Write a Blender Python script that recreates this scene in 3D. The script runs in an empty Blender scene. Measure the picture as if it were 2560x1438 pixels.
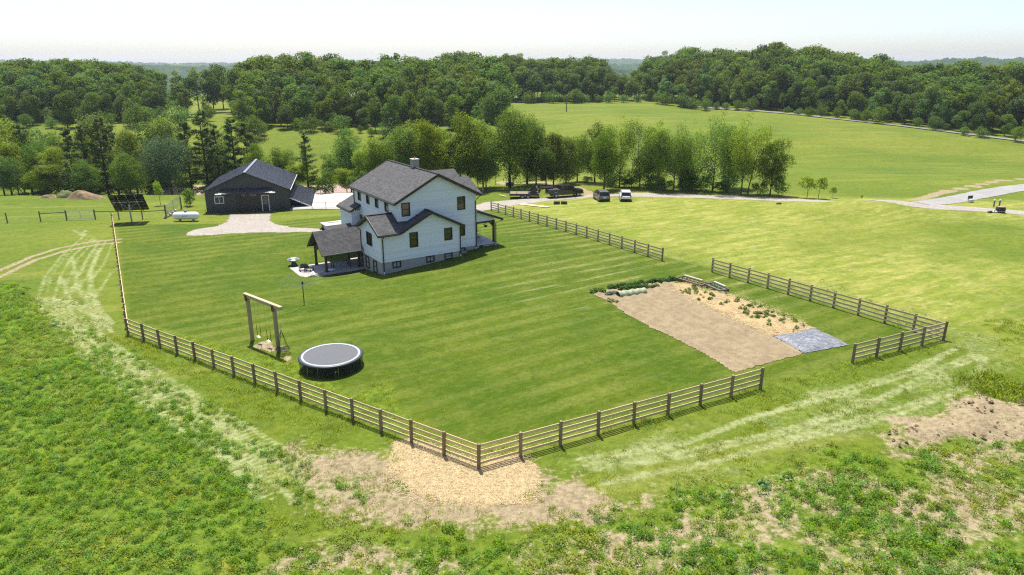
import bpy, math, random
import numpy as np
from mathutils import Vector, Matrix, Euler
R = math.radians
sc = bpy.context.scene
COL = sc.collection
random.seed(7); rng = np.random.default_rng(7)

# ------------------------------------------------------------------ camera, sky, sun, exposure
CAM_H = 20.0; FPX = 1750.0; PITCH = math.atan(564 / FPX)
cam_d = bpy.data.cameras.new('camera'); cam = bpy.data.objects.new('camera', cam_d); COL.objects.link(cam)
cam.location = (0, 0, CAM_H); cam.rotation_euler = (R(90) - PITCH, 0, 0)
cam_d.sensor_width = 36; cam_d.lens = 36 * FPX / 2560; cam_d.clip_start = .5; cam_d.clip_end = 30000
sc.camera = cam
SUN_EL, SUN_AZ = R(67), R(-15)
w = bpy.data.worlds.new('World'); sc.world = w; w.use_nodes = True
nt = w.node_tree; sky = nt.nodes.new('ShaderNodeTexSky'); sky.sky_type = 'NISHITA'
sky.sun_disc = False; sky.sun_elevation = SUN_EL; sky.sun_rotation = SUN_AZ
sky.altitude = 200; sky.air_density = .7; sky.dust_density = 1.6; sky.ozone_density = 1.0
nt.links.new(sky.outputs[0], nt.nodes['Background'].inputs[0]); nt.nodes['Background'].inputs[1].default_value = .125
sd = bpy.data.lights.new('sun', 'SUN'); sd.energy = 5.0; sd.angle = R(.53); sd.color = (1, .95, .86)
sun = bpy.data.objects.new('sun', sd); COL.objects.link(sun); sun.location = (0, 0, 60)
sv = Vector((math.sin(SUN_AZ) * math.cos(SUN_EL), math.cos(SUN_AZ) * math.cos(SUN_EL), math.sin(SUN_EL)))
sun.rotation_euler = (-sv).to_track_quat('-Z', 'Y').to_euler()
sc.view_settings.view_transform = 'Standard'; sc.view_settings.look = 'None'
sc.view_settings.exposure = 0.82; sc.view_settings.gamma = 1
sc.cycles.use_denoising = False; sc.cycles.denoising_input_passes = 'RGB_ALBEDO_NORMAL'; sc.cycles.denoising_prefilter = 'ACCURATE'; sc.cycles.filter_width = 1.25; sc.cycles.max_bounces = 6; sc.cycles.diffuse_bounces = 3; sc.cycles.glossy_bounces = 3; sc.cycles.transparent_max_bounces = 8; sc.cycles.volume_bounces = 0; sc.cycles.caustics_reflective = False; sc.cycles.caustics_refractive = False; sc.cycles.sample_clamp_indirect = 6
sc.render.resolution_x, sc.render.resolution_y = 1024, 575

# ------------------------------------------------------------------ terrain heights and pixel -> ground
def sm(a, b, x): t = np.clip((x - a) / (b - a), 0, 1); return t * t * (3 - 2 * t)
def gs(x, y, cx, cy, sx, sy=None): sy = sy or sx; return np.exp(-((x - cx) / sx) ** 2 / 2 - ((y - cy) / sy) ** 2 / 2)
def hz(x, y):
    x = np.asarray(x, float); y = np.asarray(y, float)
    yy = (np.clip(y, 5, 118) - 60) / 40; xx = 1.0 * np.tanh(x / 40)
    z = -.3 - .725 * yy + .946 * xx - .463 * yy * yy
    z = z - .9 * gs(x, y, -19, 74, 5) + .6 * gs(x, y, -2.5, 80, 5)
    dep = 2.5 + 9.5 / (1 + np.exp((x + 8) / 16))
    yc = 176.
    sg = np.where(y < yc, 20., 25.)
    z = z - dep * np.exp(-((y - yc) / sg) ** 2 / 2)
    z = z - 5.0 * gs(x, y, 190, 230, 55, 60) + 2.6 * sm(185, 255, y) + 1. * sm(260, 380, y)
    z = z + 1.45 * gs(x, y, 53, 101, 9, 4.0)
    z = z + .45 * gs(x, y, 40, 44, 5, 3)
    z = z - 2.6 * gs(x, y, 78, 285, 11, 28) - .9 * gs(x, y, 20, 235, 40, 14) + .8 * gs(x, y, 90, 190, 45, 16)
    z = z - 34 * sm(480, 900, np.hypot(x, y))
    return z
cP, sP = math.cos(PITCH), math.sin(PITCH)
def ray(px, py):
    a = (px - 1280) / FPX; b = -(py - 719) / FPX
    return np.array([a, cP + b * sP, -sP + b * cP])
def at(px, py, lift=0.0):
    d = ray(px, py); t = 15.
    prev = t
    while t < 3000:
        q = d * t
        if CAM_H + q[2] < float(hz(q[0], q[1])) + lift: break
        prev = t; t *= 1.01
    lo, hi = prev, t
    for _ in range(30):
        m = (lo + hi) / 2; q = d * m
        if CAM_H + q[2] < float(hz(q[0], q[1])) + lift: hi = m
        else: lo = m
    q = d * hi
    return Vector((q[0], q[1], CAM_H + q[2]))
def onY(px, Y):                      # the ground at distance Y under picture column px
    for _ in range(1):
        dpt = Y * cP + (CAM_H - float(hz((px - 1280) / FPX * Y, Y))) * sP
        x = (px - 1280) / FPX * dpt
        dpt = Y * cP + (CAM_H - float(hz(x, Y))) * sP
        x = (px - 1280) / FPX * dpt
    return Vector((x, Y, float(hz(x, Y))))
def hgt(p, py):                      # height of a thing standing at p whose top shows at row py
    b = -(py - 719) / FPX
    k = (b * cP - sP) / (cP + b * sP)
    return CAM_H + k * p.y - p.z
def pw(px): return np.array([[*at(*p)][:2] for p in px])   # picture polygon -> plan polygon
def g3(x, y, dz=0): return Vector((x, y, float(hz(x, y)) + dz))

# ------------------------------------------------------------------ plan helpers
def seg_dist(X, Y, pl, closed=False):
    pl = np.asarray(pl, float); d = np.full(X.shape, 1e9)
    n = len(pl)
    for i in range(n if closed else n - 1):
        a = pl[i]; b = pl[(i + 1) % n]; ab = b - a
        t = np.clip(((X - a[0]) * ab[0] + (Y - a[1]) * ab[1]) / (ab @ ab + 1e-9), 0, 1)
        d = np.minimum(d, np.hypot(X - a[0] - t * ab[0], Y - a[1] - t * ab[1]))
    return d
def inpoly(X, Y, pl):
    r = np.zeros(X.shape, bool); n = len(pl); j = n - 1
    for i in range(n):
        xi, yi = pl[i]; xj, yj = pl[j]
        c = ((yi > Y) != (yj > Y)) & (X < (xj - xi) * (Y - yi) / (yj - yi + 1e-12) + xi)
        r ^= c; j = i
    return r
def sdf(X, Y, pl):
    d = seg_dist(X, Y, pl, True); return np.where(inpoly(X, Y, pl), -d, d)
_ph = rng.uniform(0, 6.28, (8, 3)); _dr = rng.uniform(0, 6.28, (8, 3))
def wob(x, y, s, k=0):               # cheap smooth noise, about -1..1
    o = 0.
    for i in range(3):
        a = _dr[(k + i) % 8]; f = (1.0, 1.9, 3.1)[i] / s; am = (.5, .3, .2)[i]
        o = o + am * np.sin((x * np.cos(a[0]) + y * np.sin(a[0])) * f + _ph[(k + i) % 8][0] + 1.3 * np.sin((x * np.cos(a[1]) + y * np.sin(a[1])) * f * .7 + _ph[(k + i) % 8][1]))
    return o

# ------------------------------------------------------------------ materials
class NT:
    def __init__(s, name):
        s.m = bpy.data.materials.new(name); s.m.use_nodes = True; s.t = s.m.node_tree
        s.n = s.t.nodes; s.l = s.t.links; s.b = s.n['Principled BSDF']; s.out = s.n['Material Output']
    def new(s, ty, **k):
        n = s.n.new(ty)
        for a, v in k.items(): setattr(n, a, v)
        return n
    def put(s, sock, v):
        if hasattr(v, 'is_output'): s.l.new(v, sock)
        elif isinstance(v, (tuple, list)) and len(v) == 3 and sock.type == 'RGBA': sock.default_value = (*v, 1)
        else: sock.default_value = v
    def noise(s, scale, detail=4, rough=.6, vec=None, out='Fac', dist=0):
        n = s.new('ShaderNodeTexNoise'); n.inputs['Scale'].default_value = scale; n.inputs['Detail'].default_value = detail
        n.inputs['Roughness'].default_value = rough; n.inputs['Distortion'].default_value = dist
        s.l.new(vec if vec is not None else s.pos(), n.inputs['Vector']); return n.outputs[out]
    def pos(s):
        if not hasattr(s, '_p'): s._p = s.new('ShaderNodeNewGeometry').outputs['Position']
        return s._p
    def obj(s):
        if not hasattr(s, '_o'): s._o = s.new('ShaderNodeTexCoord').outputs['Object']
        return s._o
    def uv(s):
        if not hasattr(s, '_u'): s._u = s.new('ShaderNodeTexCoord').outputs['UV']
        return s._u
    def mapv(s, vec, scale=(1, 1, 1), rot=(0, 0, 0)):      # turn first, then stretch
        n = s.new('ShaderNodeMapping'); n.inputs['Rotation'].default_value = rot; s.l.new(vec, n.inputs['Vector'])
        k = s.new('ShaderNodeMapping'); k.inputs['Scale'].default_value = scale; s.l.new(n.outputs[0], k.inputs['Vector']); return k.outputs[0]
    def math(s, op, a, b=0., c=None, clamp=False):
        n = s.new('ShaderNodeMath', operation=op); n.use_clamp = clamp
        s.put(n.inputs[0], a); s.put(n.inputs[1], b)
        if c is not None: s.put(n.inputs[2], c)
        return n.outputs[0]
    def ramp(s, f, a, b, lo=0., hi=1.):
        n = s.new('ShaderNodeMapRange', interpolation_type='SMOOTHSTEP')
        s.put(n.inputs[0], f)
        for i, v in enumerate((a, b, lo, hi)): s.put(n.inputs[i + 1], v)
        return n.outputs[0]
    def mix(s, f, a, b, blend='MIX'):
        n = s.new('ShaderNodeMix', data_type='RGBA', blend_type=blend)
        s.put(n.inputs[0], f); s.put(n.inputs[6], a); s.put(n.inputs[7], b); return n.outputs[2]
    def attr(s, name, out='Fac', ty='GEOMETRY'):
        n = s.new('ShaderNodeAttribute', attribute_name=name, attribute_type=ty); return n.outputs[out]
    def bump(s, h, strength=.5, dist=.05):
        n = s.new('ShaderNodeBump'); n.inputs['Strength'].default_value = strength; n.inputs['Distance'].default_value = dist
        s.l.new(h, n.inputs['Height']); s.l.new(n.outputs[0], s.b.inputs['Normal']); return n.outputs[0]
    def set(s, **k):
        nm = dict(col='Base Color', rough='Roughness', metal='Metallic', spec='Specular IOR Level', coat='Coat Weight')
        for a, v in k.items(): s.put(s.b.inputs[nm[a]], v)
        return s
def plain(name, col, rough=.6, var=.25, scale=6, metal=0., bump=0., bd=.01, spec=.5, coat=0, streak=None):
    t = NT(name); v = t.obj()
    if streak: v = t.mapv(v, streak)
    n = t.noise(scale, 5, .65, v)
    c = t.mix(n, tuple(x * (1 - var) for x in col), tuple(min(1, x * (1 + var)) for x in col))
    t.set(col=c, rough=rough, metal=metal, spec=spec, coat=coat)
    if bump: t.bump(n, bump, bd)
    return t.m
def rnd_mix(t, a, b): return t.mix(t.new('ShaderNodeObjectInfo').outputs['Random'], a, b)
def wood(name, a, b, rough=.8):
    t = NT(name); v = t.mapv(t.obj(), (1.5, 14, 14)); n = t.noise(3, 6, .7, v)
    base = rnd_mix(t, a, b); g = t.ramp(n, .3, .7)
    t.set(col=t.mix(g, t.mix(.22, base, (.05, .035, .02)), base), rough=rough, spec=.25); t.bump(n, .3, .01)
    return t.m
def leafmat(name, c1, c2, c3, trans=.35, rough=.55, tcol=None):
    t = NT(name)
    r = t.new('ShaderNodeObjectInfo').outputs['Random']
    n = t.noise(.55, 3, .6, t.obj()); n2 = t.noise(4.5, 2, .5, t.obj())
    c = t.mix(t.ramp(n, .35, .65), c1, c2); c = t.mix(t.ramp(n2, .45, .75), c, c3)
    h = t.new('ShaderNodeHueSaturation'); t.put(h.inputs['Hue'], t.math('MULTIPLY_ADD', r, .05, .475))
    t.put(h.inputs['Value'], t.math('MULTIPLY_ADD', t.math('FRACT', t.math('MULTIPLY', r, 7.3)), .75, .62)); t.put(h.inputs['Saturation'], t.math('MULTIPLY_ADD', r, -.22, 1.08)); t.l.new(c, h.inputs['Color'])
    c = h.outputs[0]
    d = t.new('ShaderNodeBsdfDiffuse'); t.l.new(c, d.inputs['Color'])
    tr = t.new('ShaderNodeBsdfTranslucent'); tc = t.mix(.35, c, tcol or (c3[0] * 1.5, c3[1] * 1.6, c3[2] * .6)); t.l.new(tc, tr.inputs['Color'])
    gl = t.new('ShaderNodeBsdfGlossy'); gl.inputs['Roughness'].default_value = rough; gl.inputs['Color'].default_value = (.9, 1, .9, 1)
    m1 = t.new('ShaderNodeMixShader'); m1.inputs[0].default_value = trans; t.l.new(d.outputs[0], m1.inputs[1]); t.l.new(tr.outputs[0], m1.inputs[2])
    m2 = t.new('ShaderNodeMixShader'); m2.inputs[0].default_value = .008; t.l.new(m1.outputs[0], m2.inputs[1]); t.l.new(gl.outputs[0], m2.inputs[2])
    t.l.new(m2.outputs[0], t.out.inputs['Surface'])
    return t.m
M = {}; HAZE = .0001

# ------------------------------------------------------------------ mesh builder
class MB:
    def __init__(s): s.v = []; s.f = []; s.u = []; s.mi = []; s.cur = 0
    def add(s, vs, fs, uvs=None):
        o = len(s.v); s.v += [tuple(p) for p in vs]
        for k, f in enumerate(fs):
            s.f.append([o + i for i in f]); s.mi.append(s.cur)
            s.u.append(uvs[k] if uvs else [(0, 0)] * len(f))
        return s
    def quad(s, a, b, c, d): return s.add([a, b, c, d], [(0, 1, 2, 3)])
    def box(s, x0, x1, y0, y1, z0, z1, mat=None):
        vs = [(x, y, z) for z in (z0, z1) for y in (y0, y1) for x in (x0, x1)]
        if mat is not None: vs = [mat @ Vector(p) for p in vs]
        return s.add(vs, [(0, 2, 3, 1), (4, 5, 7, 6), (0, 1, 5, 4), (2, 6, 7, 3), (0, 4, 6, 2), (1, 3, 7, 5)])
    def bbox(s, c, sz, bev=.02, mat=None):      # bevelled box
        x, y, z = [k / 2 for k in sz]; b = min(bev, x * .9, y * .9, z * .9)
        rings = []
        for zz, i in ((-z, b), (-z + b, 0), (z - b, 0), (z, b)):
            X, Y = x - i, y - i
            rings.append([(-X + b, -Y), (X - b, -Y), (X, -Y + b), (X, Y - b), (X - b, Y), (-X + b, Y), (-X, Y - b), (-X, -Y + b)])
            rings[-1] = [(p[0] + c[0], p[1] + c[1], zz + c[2]) for p in rings[-1]]
        if mat is not None: rings = [[mat @ Vector(p) for p in r] for r in rings]
        return s.loft(rings, True)
    def beam(s, a, b, w, h=None, up=(0, 0, 1)):
        h = h or w; a, b = Vector(a), Vector(b); d = (b - a).normalized(); up = Vector(up)
        if abs(d.dot(up)) > .98: up = Vector((0, 1, 0))
        r = d.cross(up).normalized() * w / 2; t = r.cross(d).normalized() * h / 2
        vs = [p + i * r + j * t for p in (a, b) for i, j in ((-1, -1), (1, -1), (1, 1), (-1, 1))]
        return s.add(vs, [(0, 1, 2, 3), (7, 6, 5, 4), (0, 4, 5, 1), (1, 5, 6, 2), (2, 6, 7, 3), (3, 7, 4, 0)])
    def tube(s, pts, rad, n=8, cap=True):
        pts = [Vector(p) for p in pts]
        if not isinstance(rad, (list, tuple)): rad = [rad] * len(pts)
        rings = []
        for i, p in enumerate(pts):
            d = (pts[min(i + 1, len(pts) - 1)] - pts[max(i - 1, 0)]).normalized()
            up = Vector((0, 0, 1)) if abs(d.z) < .95 else Vector((1, 0, 0))
            r = d.cross(up).normalized(); t = r.cross(d)
            rings.append([p + (r * math.cos(k * 2 * math.pi / n) + t * math.sin(k * 2 * math.pi / n)) * rad[i] for k in range(n)])
        return s.loft(rings, cap)
    def ring(s, c, rad, r, n=32, m=6, arc=1.0):
        pts = [(c[0] + rad * math.cos(2 * math.pi * arc * i / n), c[1] + rad * math.sin(2 * math.pi * arc * i / n), c[2]) for i in range(n + 1)]
        return s.tube(pts, r, m, arc < 1)
    def loft(s, rings, cap=True):
        n = len(rings[0]); vs = [p for r in rings for p in r]; fs = []
        for i in range(len(rings) - 1):
            for k in range(n):
                fs.append((i * n + k, i * n + (k + 1) % n, (i + 1) * n + (k + 1) % n, (i + 1) * n + k))
        if cap: fs += [tuple(reversed(range(n))), tuple((len(rings) - 1) * n + k for k in range(n))]
        return s.add(vs, fs)
    def lathe(s, prof, n=16, c=(0, 0, 0), cap=False):
        return s.loft([[(c[0] + r * math.cos(2 * math.pi * k / n), c[1] + r * math.sin(2 * math.pi * k / n), c[2] + z) for k in range(n)] for r, z in prof], cap)
    def prism(s, poly, d0, d1, axis='y'):       # poly in (a,b), extruded along axis
        f = {'y': lambda a, b, t: (a, t, b), 'x': lambda a, b, t: (t, a, b), 'z': lambda a, b, t: (a, b, t)}[axis]
        n = len(poly); vs = [f(*p, d0) for p in poly] + [f(*p, d1) for p in poly]
        return s.add(vs, [tuple(reversed(range(n))), tuple(range(n, 2 * n))] + [(i, (i + 1) % n, n + (i + 1) % n, n + i) for i in range(n)])
    def slab(s, poly, zf, t, ax=0):             # sloping roof slab over a plan polygon; uv in metres along / up the slope
        n = len(poly); top = [(x, y, zf(x, y)) for x, y in poly]; bot = [(x, y, z - t) for x, y, z in top]
        def uvp(p): return (p[0], math.hypot(p[1] - poly[0][1], p[2] - top[0][2]) + 100) if ax == 0 else (p[1], math.hypot(p[0] - poly[0][0], p[2] - top[0][2]) + 100)
        fs = [tuple(range(n)), tuple(reversed(range(n, 2 * n)))] + [(n + i, n + (i + 1) % n, (i + 1) % n, i) for i in range(n)]
        vs = top + bot; return s.add(vs, fs, [[uvp(vs[i]) for i in f] for f in fs])
    def mesh(s, name, mats, smooth=False):
        me = bpy.data.meshes.new(name); me.from_pydata(s.v, [], s.f)
        if not isinstance(mats, (list, tuple)): mats = [mats]
        for m in mats: me.materials.append(m)
        me.polygons.foreach_set('material_index', s.mi)
        if smooth: me.polygons.foreach_set('use_smooth', [True] * len(me.polygons))
        uv = me.uv_layers.new(name='UVMap'); uv.data.foreach_set('uv', [c for f in s.u for p in f for c in p])
        me.update(); return me
    def build(s, name, mats, parent=None, smooth=False, loc=None, rz=0):
        o = bpy.data.objects.new(name, s.mesh(name, mats, smooth)); COL.objects.link(o)
        if parent: o.parent = parent
        if loc is not None: o.location = loc
        if rz: o.rotation_euler = (0, 0, rz)
        return o
def tag(o, label=None, cat=None, group=None, kind=None):
    for k, v in (('label', label), ('category', cat), ('group', group), ('kind', kind)):
        if v: o[k] = v
    return o
def thing(name, loc, rz=0, label=None, cat=None, group=None):
    o = bpy.data.objects.new(name, None); COL.objects.link(o); o.location = loc; o.rotation_euler = (0, 0, rz)
    o.empty_display_size = .3
    return tag(o, label, cat, group)
def child(name, me, parent, loc=(0, 0, 0), rot=(0, 0, 0), scale=(1, 1, 1)):
    o = bpy.data.objects.new(name, me); COL.objects.link(o); o.parent = parent
    o.location = loc; o.rotation_euler = rot; o.scale = scale; return o
def box_mesh(name, x0, x1, y0, y1, z0, z1, m): return MB().box(x0, x1, y0, y1, z0, z1).mesh(name, m)
def np_mesh(name, V, Fq, mats, mi=None, smooth=False):
    me = bpy.data.meshes.new(name); V = np.asarray(V, np.float32); Fq = np.asarray(Fq, np.int32)
    k = Fq.shape[1]
    me.vertices.add(len(V)); me.vertices.foreach_set('co', V.ravel())
    me.loops.add(Fq.size); me.loops.foreach_set('vertex_index', Fq.ravel())
    me.polygons.add(len(Fq)); me.polygons.foreach_set('loop_start', np.arange(0, Fq.size, k, dtype=np.int32))
    try: me.polygons.foreach_set('loop_total', np.full(len(Fq), k, np.int32))
    except Exception: pass
    for m in (mats if isinstance(mats, (list, tuple)) else [mats]): me.materials.append(m)
    if mi is not None: me.polygons.foreach_set('material_index', np.asarray(mi, np.int32))
    if smooth: me.polygons.foreach_set('use_smooth', np.ones(len(Fq), bool))
    me.update(calc_edges=True); return me

def scatter(name, P, rot, scl, proto, hue=None, **tags):   # proto meshes set out on points, one object
    P = np.asarray(P, np.float32)
    me = bpy.data.meshes.new(name); me.vertices.add(len(P)); me.vertices.foreach_set('co', P.ravel())
    a = me.attributes.new('rot', 'FLOAT_VECTOR', 'POINT'); a.data.foreach_set('vector', np.asarray(rot, np.float32).ravel())
    a = me.attributes.new('scl', 'FLOAT_VECTOR', 'POINT'); a.data.foreach_set('vector', np.asarray(scl, np.float32).ravel())
    o = bpy.data.objects.new(name, me); COL.objects.link(o)
    ng = bpy.data.node_groups.new(name, 'GeometryNodeTree')
    ng.interface.new_socket('Geometry', in_out='INPUT', socket_type='NodeSocketGeometry')
    ng.interface.new_socket('Geometry', in_out='OUTPUT', socket_type='NodeSocketGeometry')
    gi = ng.nodes.new('NodeGroupInput'); go = ng.nodes.new('NodeGroupOutput')
    iop = ng.nodes.new('GeometryNodeInstanceOnPoints'); oi = ng.nodes.new('GeometryNodeObjectInfo'); oi.inputs['Object'].default_value = proto
    oi.inputs['As Instance'].default_value = True
    def na(n):
        k = ng.nodes.new('GeometryNodeInputNamedAttribute'); k.data_type = 'FLOAT_VECTOR'; k.inputs['Name'].default_value = n; return k.outputs[0]
    e2r = ng.nodes.new('FunctionNodeEulerToRotation'); ng.links.new(na('rot'), e2r.inputs[0])
    ng.links.new(gi.outputs[0], iop.inputs['Points']); ng.links.new(oi.outputs['Geometry'], iop.inputs['Instance'])
    ng.links.new(e2r.outputs[0], iop.inputs['Rotation']); ng.links.new(na('scl'), iop.inputs['Scale'])
    ng.links.new(iop.outputs[0], go.inputs[0])
    md = o.modifiers.new('scatter', 'NODES'); md.node_group = ng
    return tag(o, kind='stuff', **tags)
PROTO = bpy.data.collections.new('prototypes')          # never linked to the scene
def proto(name, me):
    o = bpy.data.objects.new(name, me); PROTO.objects.link(o); return o
def leaf_quads(C, Nrm, size, asp=.7):
    """one leaf quad at each centre C facing Nrm"""
    n = len(C); Nrm = Nrm / (np.linalg.norm(Nrm, axis=1, keepdims=True) + 1e-9)
    ref = rng.normal(size=(n, 3)); a = np.cross(Nrm, ref); a /= (np.linalg.norm(a, axis=1, keepdims=True) + 1e-9); b = np.cross(Nrm, a)
    s = np.asarray(size).reshape(-1, 1) * np.ones((n, 1)) / 2
    V = np.stack([C - a * s, C - b * s * asp, C + a * s, C + b * s * asp], 1).reshape(-1, 3)
    return V, np.arange(4 * n).reshape(n, 4)

# ------------------------------------------------------------------ plan regions (world metres)
Z5 = lambda x, y: (1450 + x / 3.657, 660 + y / 3.657)
Z2 = lambda x, y: (240 + x / 3.879, 370 + y / 3.879)
YARD = pw([(322, 802), (450, 838), (590, 872), (735, 905), (800, 960), (880, 985), (955, 952), (985, 962), (978, 1005), (1010, 1040), (1085, 1085), (1190, 1108), (1300, 1100), (1895, 962), (2125, 902), (2345, 846), (1778, 672), (1655, 640), (1226, 524), (1190, 520), (740, 548), (690, 560), (505, 560), (420, 560), (290, 560)])
ROUGHIN = pw([(322, 802), (590, 872), (735, 905), (880, 985), (985, 962), (978, 1005), (1085, 1085), (1196, 1160), (320, 838)])
ALF = pw([(-420, 700), (40, 712), (92, 760), (150, 830), (230, 890), (330, 962), (450, 1055), (560, 1140), (630, 1200), (660, 1270), (690, 1330), (640, 1438), (600, 1560), (-700, 1560)])
CLUMP = pw([(640, 1400), (720, 1335), (860, 1325), (1010, 1345), (1140, 1352), (1300, 1335), (1500, 1315), (1640, 1295), (1760, 1235), (1880, 1190), (2010, 1170), (2120, 1135), (2200, 1150), (2300, 1120), (2420, 1110), (2560, 1100), (3000, 1060), (3000, 1600), (560, 1600)])
DIRT = pw([(640, 1130), (760, 1080), (900, 1110), (985, 1110), (1000, 1170), (1195, 1210), (1330, 1160), (1480, 1215), (1700, 1250), (1640, 1300), (1400, 1345), (1120, 1352), (860, 1330), (720, 1330), (690, 1260), (660, 1190)])
DIRTCORE = pw([(970, 1120), (1010, 1225), (1150, 1250), (1310, 1245), (1350, 1180), (1500, 1225), (1620, 1270), (1420, 1310), (1130, 1318), (900, 1290), (840, 1240), (960, 1190)])
STRAW = pw([(985, 1108), (1020, 1100), (1070, 1118), (1196, 1168), (1292, 1138), (1335, 1175), (1352, 1208), (1300, 1250), (1230, 1262), (1165, 1262), (1085, 1240), (1020, 1218), (975, 1150)])
MOUND = pw([(2205, 1080), (2290, 1050), (2380, 1015), (2440, 985), (2560, 1010), (2700, 1020), (2700, 1105), (2560, 1108), (2440, 1110), (2330, 1120), (2230, 1130), (2190, 1105)])
TALLR = pw([(1340, 1150), (1500, 1105), (1700, 1050), (1905, 985), (2020, 950), (2130, 930), (2300, 900), (2420, 905), (2440, 980), (2280, 1045), (2100, 1110), (1900, 1165), (1700, 1215), (1520, 1215), (1400, 1190)])
EDGER = pw([(2390, 950), (2480, 935), (2560, 965), (2700, 980), (2700, 1035), (2560, 1010), (2450, 985)])
RFIELD = pw([(1226, 520), (1655, 640), (1790, 672), (2362, 850), (2480, 930), (2700, 960), (2700, 500), (2050, 490), (1600, 480), (1300, 492)])
SOIL = pw([Z5(*q) for q in ((70, 250), (330, 225), (600, 160), (860, 165), (900, 230), (1760, 660), (2045, 818), (1420, 992), (1240, 880), (640, 572), (420, 460), (260, 345))])
MULCH = pw([Z5(*q) for q in ((830, 195), (980, 175), (1150, 250), (1290, 262), (1700, 410), (2125, 590), (1900, 655), (1770, 662), (1500, 565), (1100, 385), (840, 240))])
_o = pw([(215, 585), (150, 640), (118, 690), (95, 745), (108, 790), (180, 870), (300, 960), (450, 1075), (560, 1160), (660, 1245)]); _i = pw([(284, 610), (262, 660), (232, 710), (225, 770), (262, 845), (380, 915), (520, 1000), (700, 1105), (860, 1190), (960, 1250)])
SWATH = [(_o + (_i - _o) * f_ + np.stack([.25 * np.sin(np.arange(10) * 1.9 + k), .25 * np.cos(np.arange(10) * 2.3 + k)], 1), w_) for k, (f_, w_) in enumerate(((0, .34), (.13, .2), (.28, .32), (.44, .24), (.6, .34), (.77, .22), (.95, .26)))] + [(pw(p), w) for p, w in (
    ([(150, 690), (180, 760), (250, 800)], .4), ([(120, 745), (190, 760), (260, 800)], .4), ([(180, 640), (195, 720), (240, 790), (280, 830)], .35), ([(250, 620), (225, 680), (230, 740), (260, 800)], .45), ([(185, 575), (205, 590), (215, 575)], .4),
    ([(280, 680), (240, 740), (255, 780), (285, 810)], .3))]
_ro = pw([(2470, 900), (2420, 965), (2250, 1030), (2000, 1105), (1750, 1168), (1520, 1205)]); _ri = pw([(2390, 868), (2260, 925), (2090, 985), (1900, 1040), (1700, 1100), (1450, 1150)])
SWATH += [(_ro + (_ri - _ro) * f_ + np.stack([.3 * np.sin(np.arange(6) * 2.1 + 5 * f_), .3 * np.cos(np.arange(6) * 1.7 + 9 * f_)], 1), .26) for f_ in (0., .1, .42, .52, .9, 1.)]
TRACK = [(pw(p), w) for p, w in (([(-300, 760), (0, 676), (80, 642), (150, 620), (230, 604), (300, 598)], .35), ([(-300, 790), (0, 692), (90, 650), (160, 628), (240, 612), (300, 606)], .35))]
RTRACK = [(pw(p), w) for p, w in (([(2360, 850), (2450, 870), (2500, 910), (2470, 950), (2330, 1010), (2150, 1075), (1900, 1140), (1700, 1190), (1500, 1215)], 1.1), ([(2380, 830), (2480, 850), (2560, 880), (2700, 900)], 1.5),
    ([(1700, 560), (1850, 590), (1920, 640), (2000, 700), (2200, 760), (2330, 800)], .6), ([(1880, 545), (1900, 610), (1950, 660), (2100, 720)], .35), ([(1860, 545), (1870, 610), (1910, 660)], .35), ([(1230, 510), (1500, 590), (1700, 650), (1900, 690), (2200, 790), (2350, 840)], 1.0))]
FARDIRT = [(pw(p), w) for p, w in (([(2290, 500), (2340, 486), (2420, 468), (2500, 452), (2620, 445)], .95), ([(1255, 455), (1330, 456), (1400, 462), (1440, 472)], 1.3), ([(1440, 470), (1460, 478), (1480, 486)], 1.2), ([(790, 498), (850, 492), (900, 486)], 1.4))]
SAND = pw([(636, 866), (655, 850), (678, 858), (690, 872), (692, 884), (668, 880), (650, 872)])
SAND2 = pw([(703, 897), (716, 888), (735, 890), (730, 900), (712, 906)])
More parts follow.
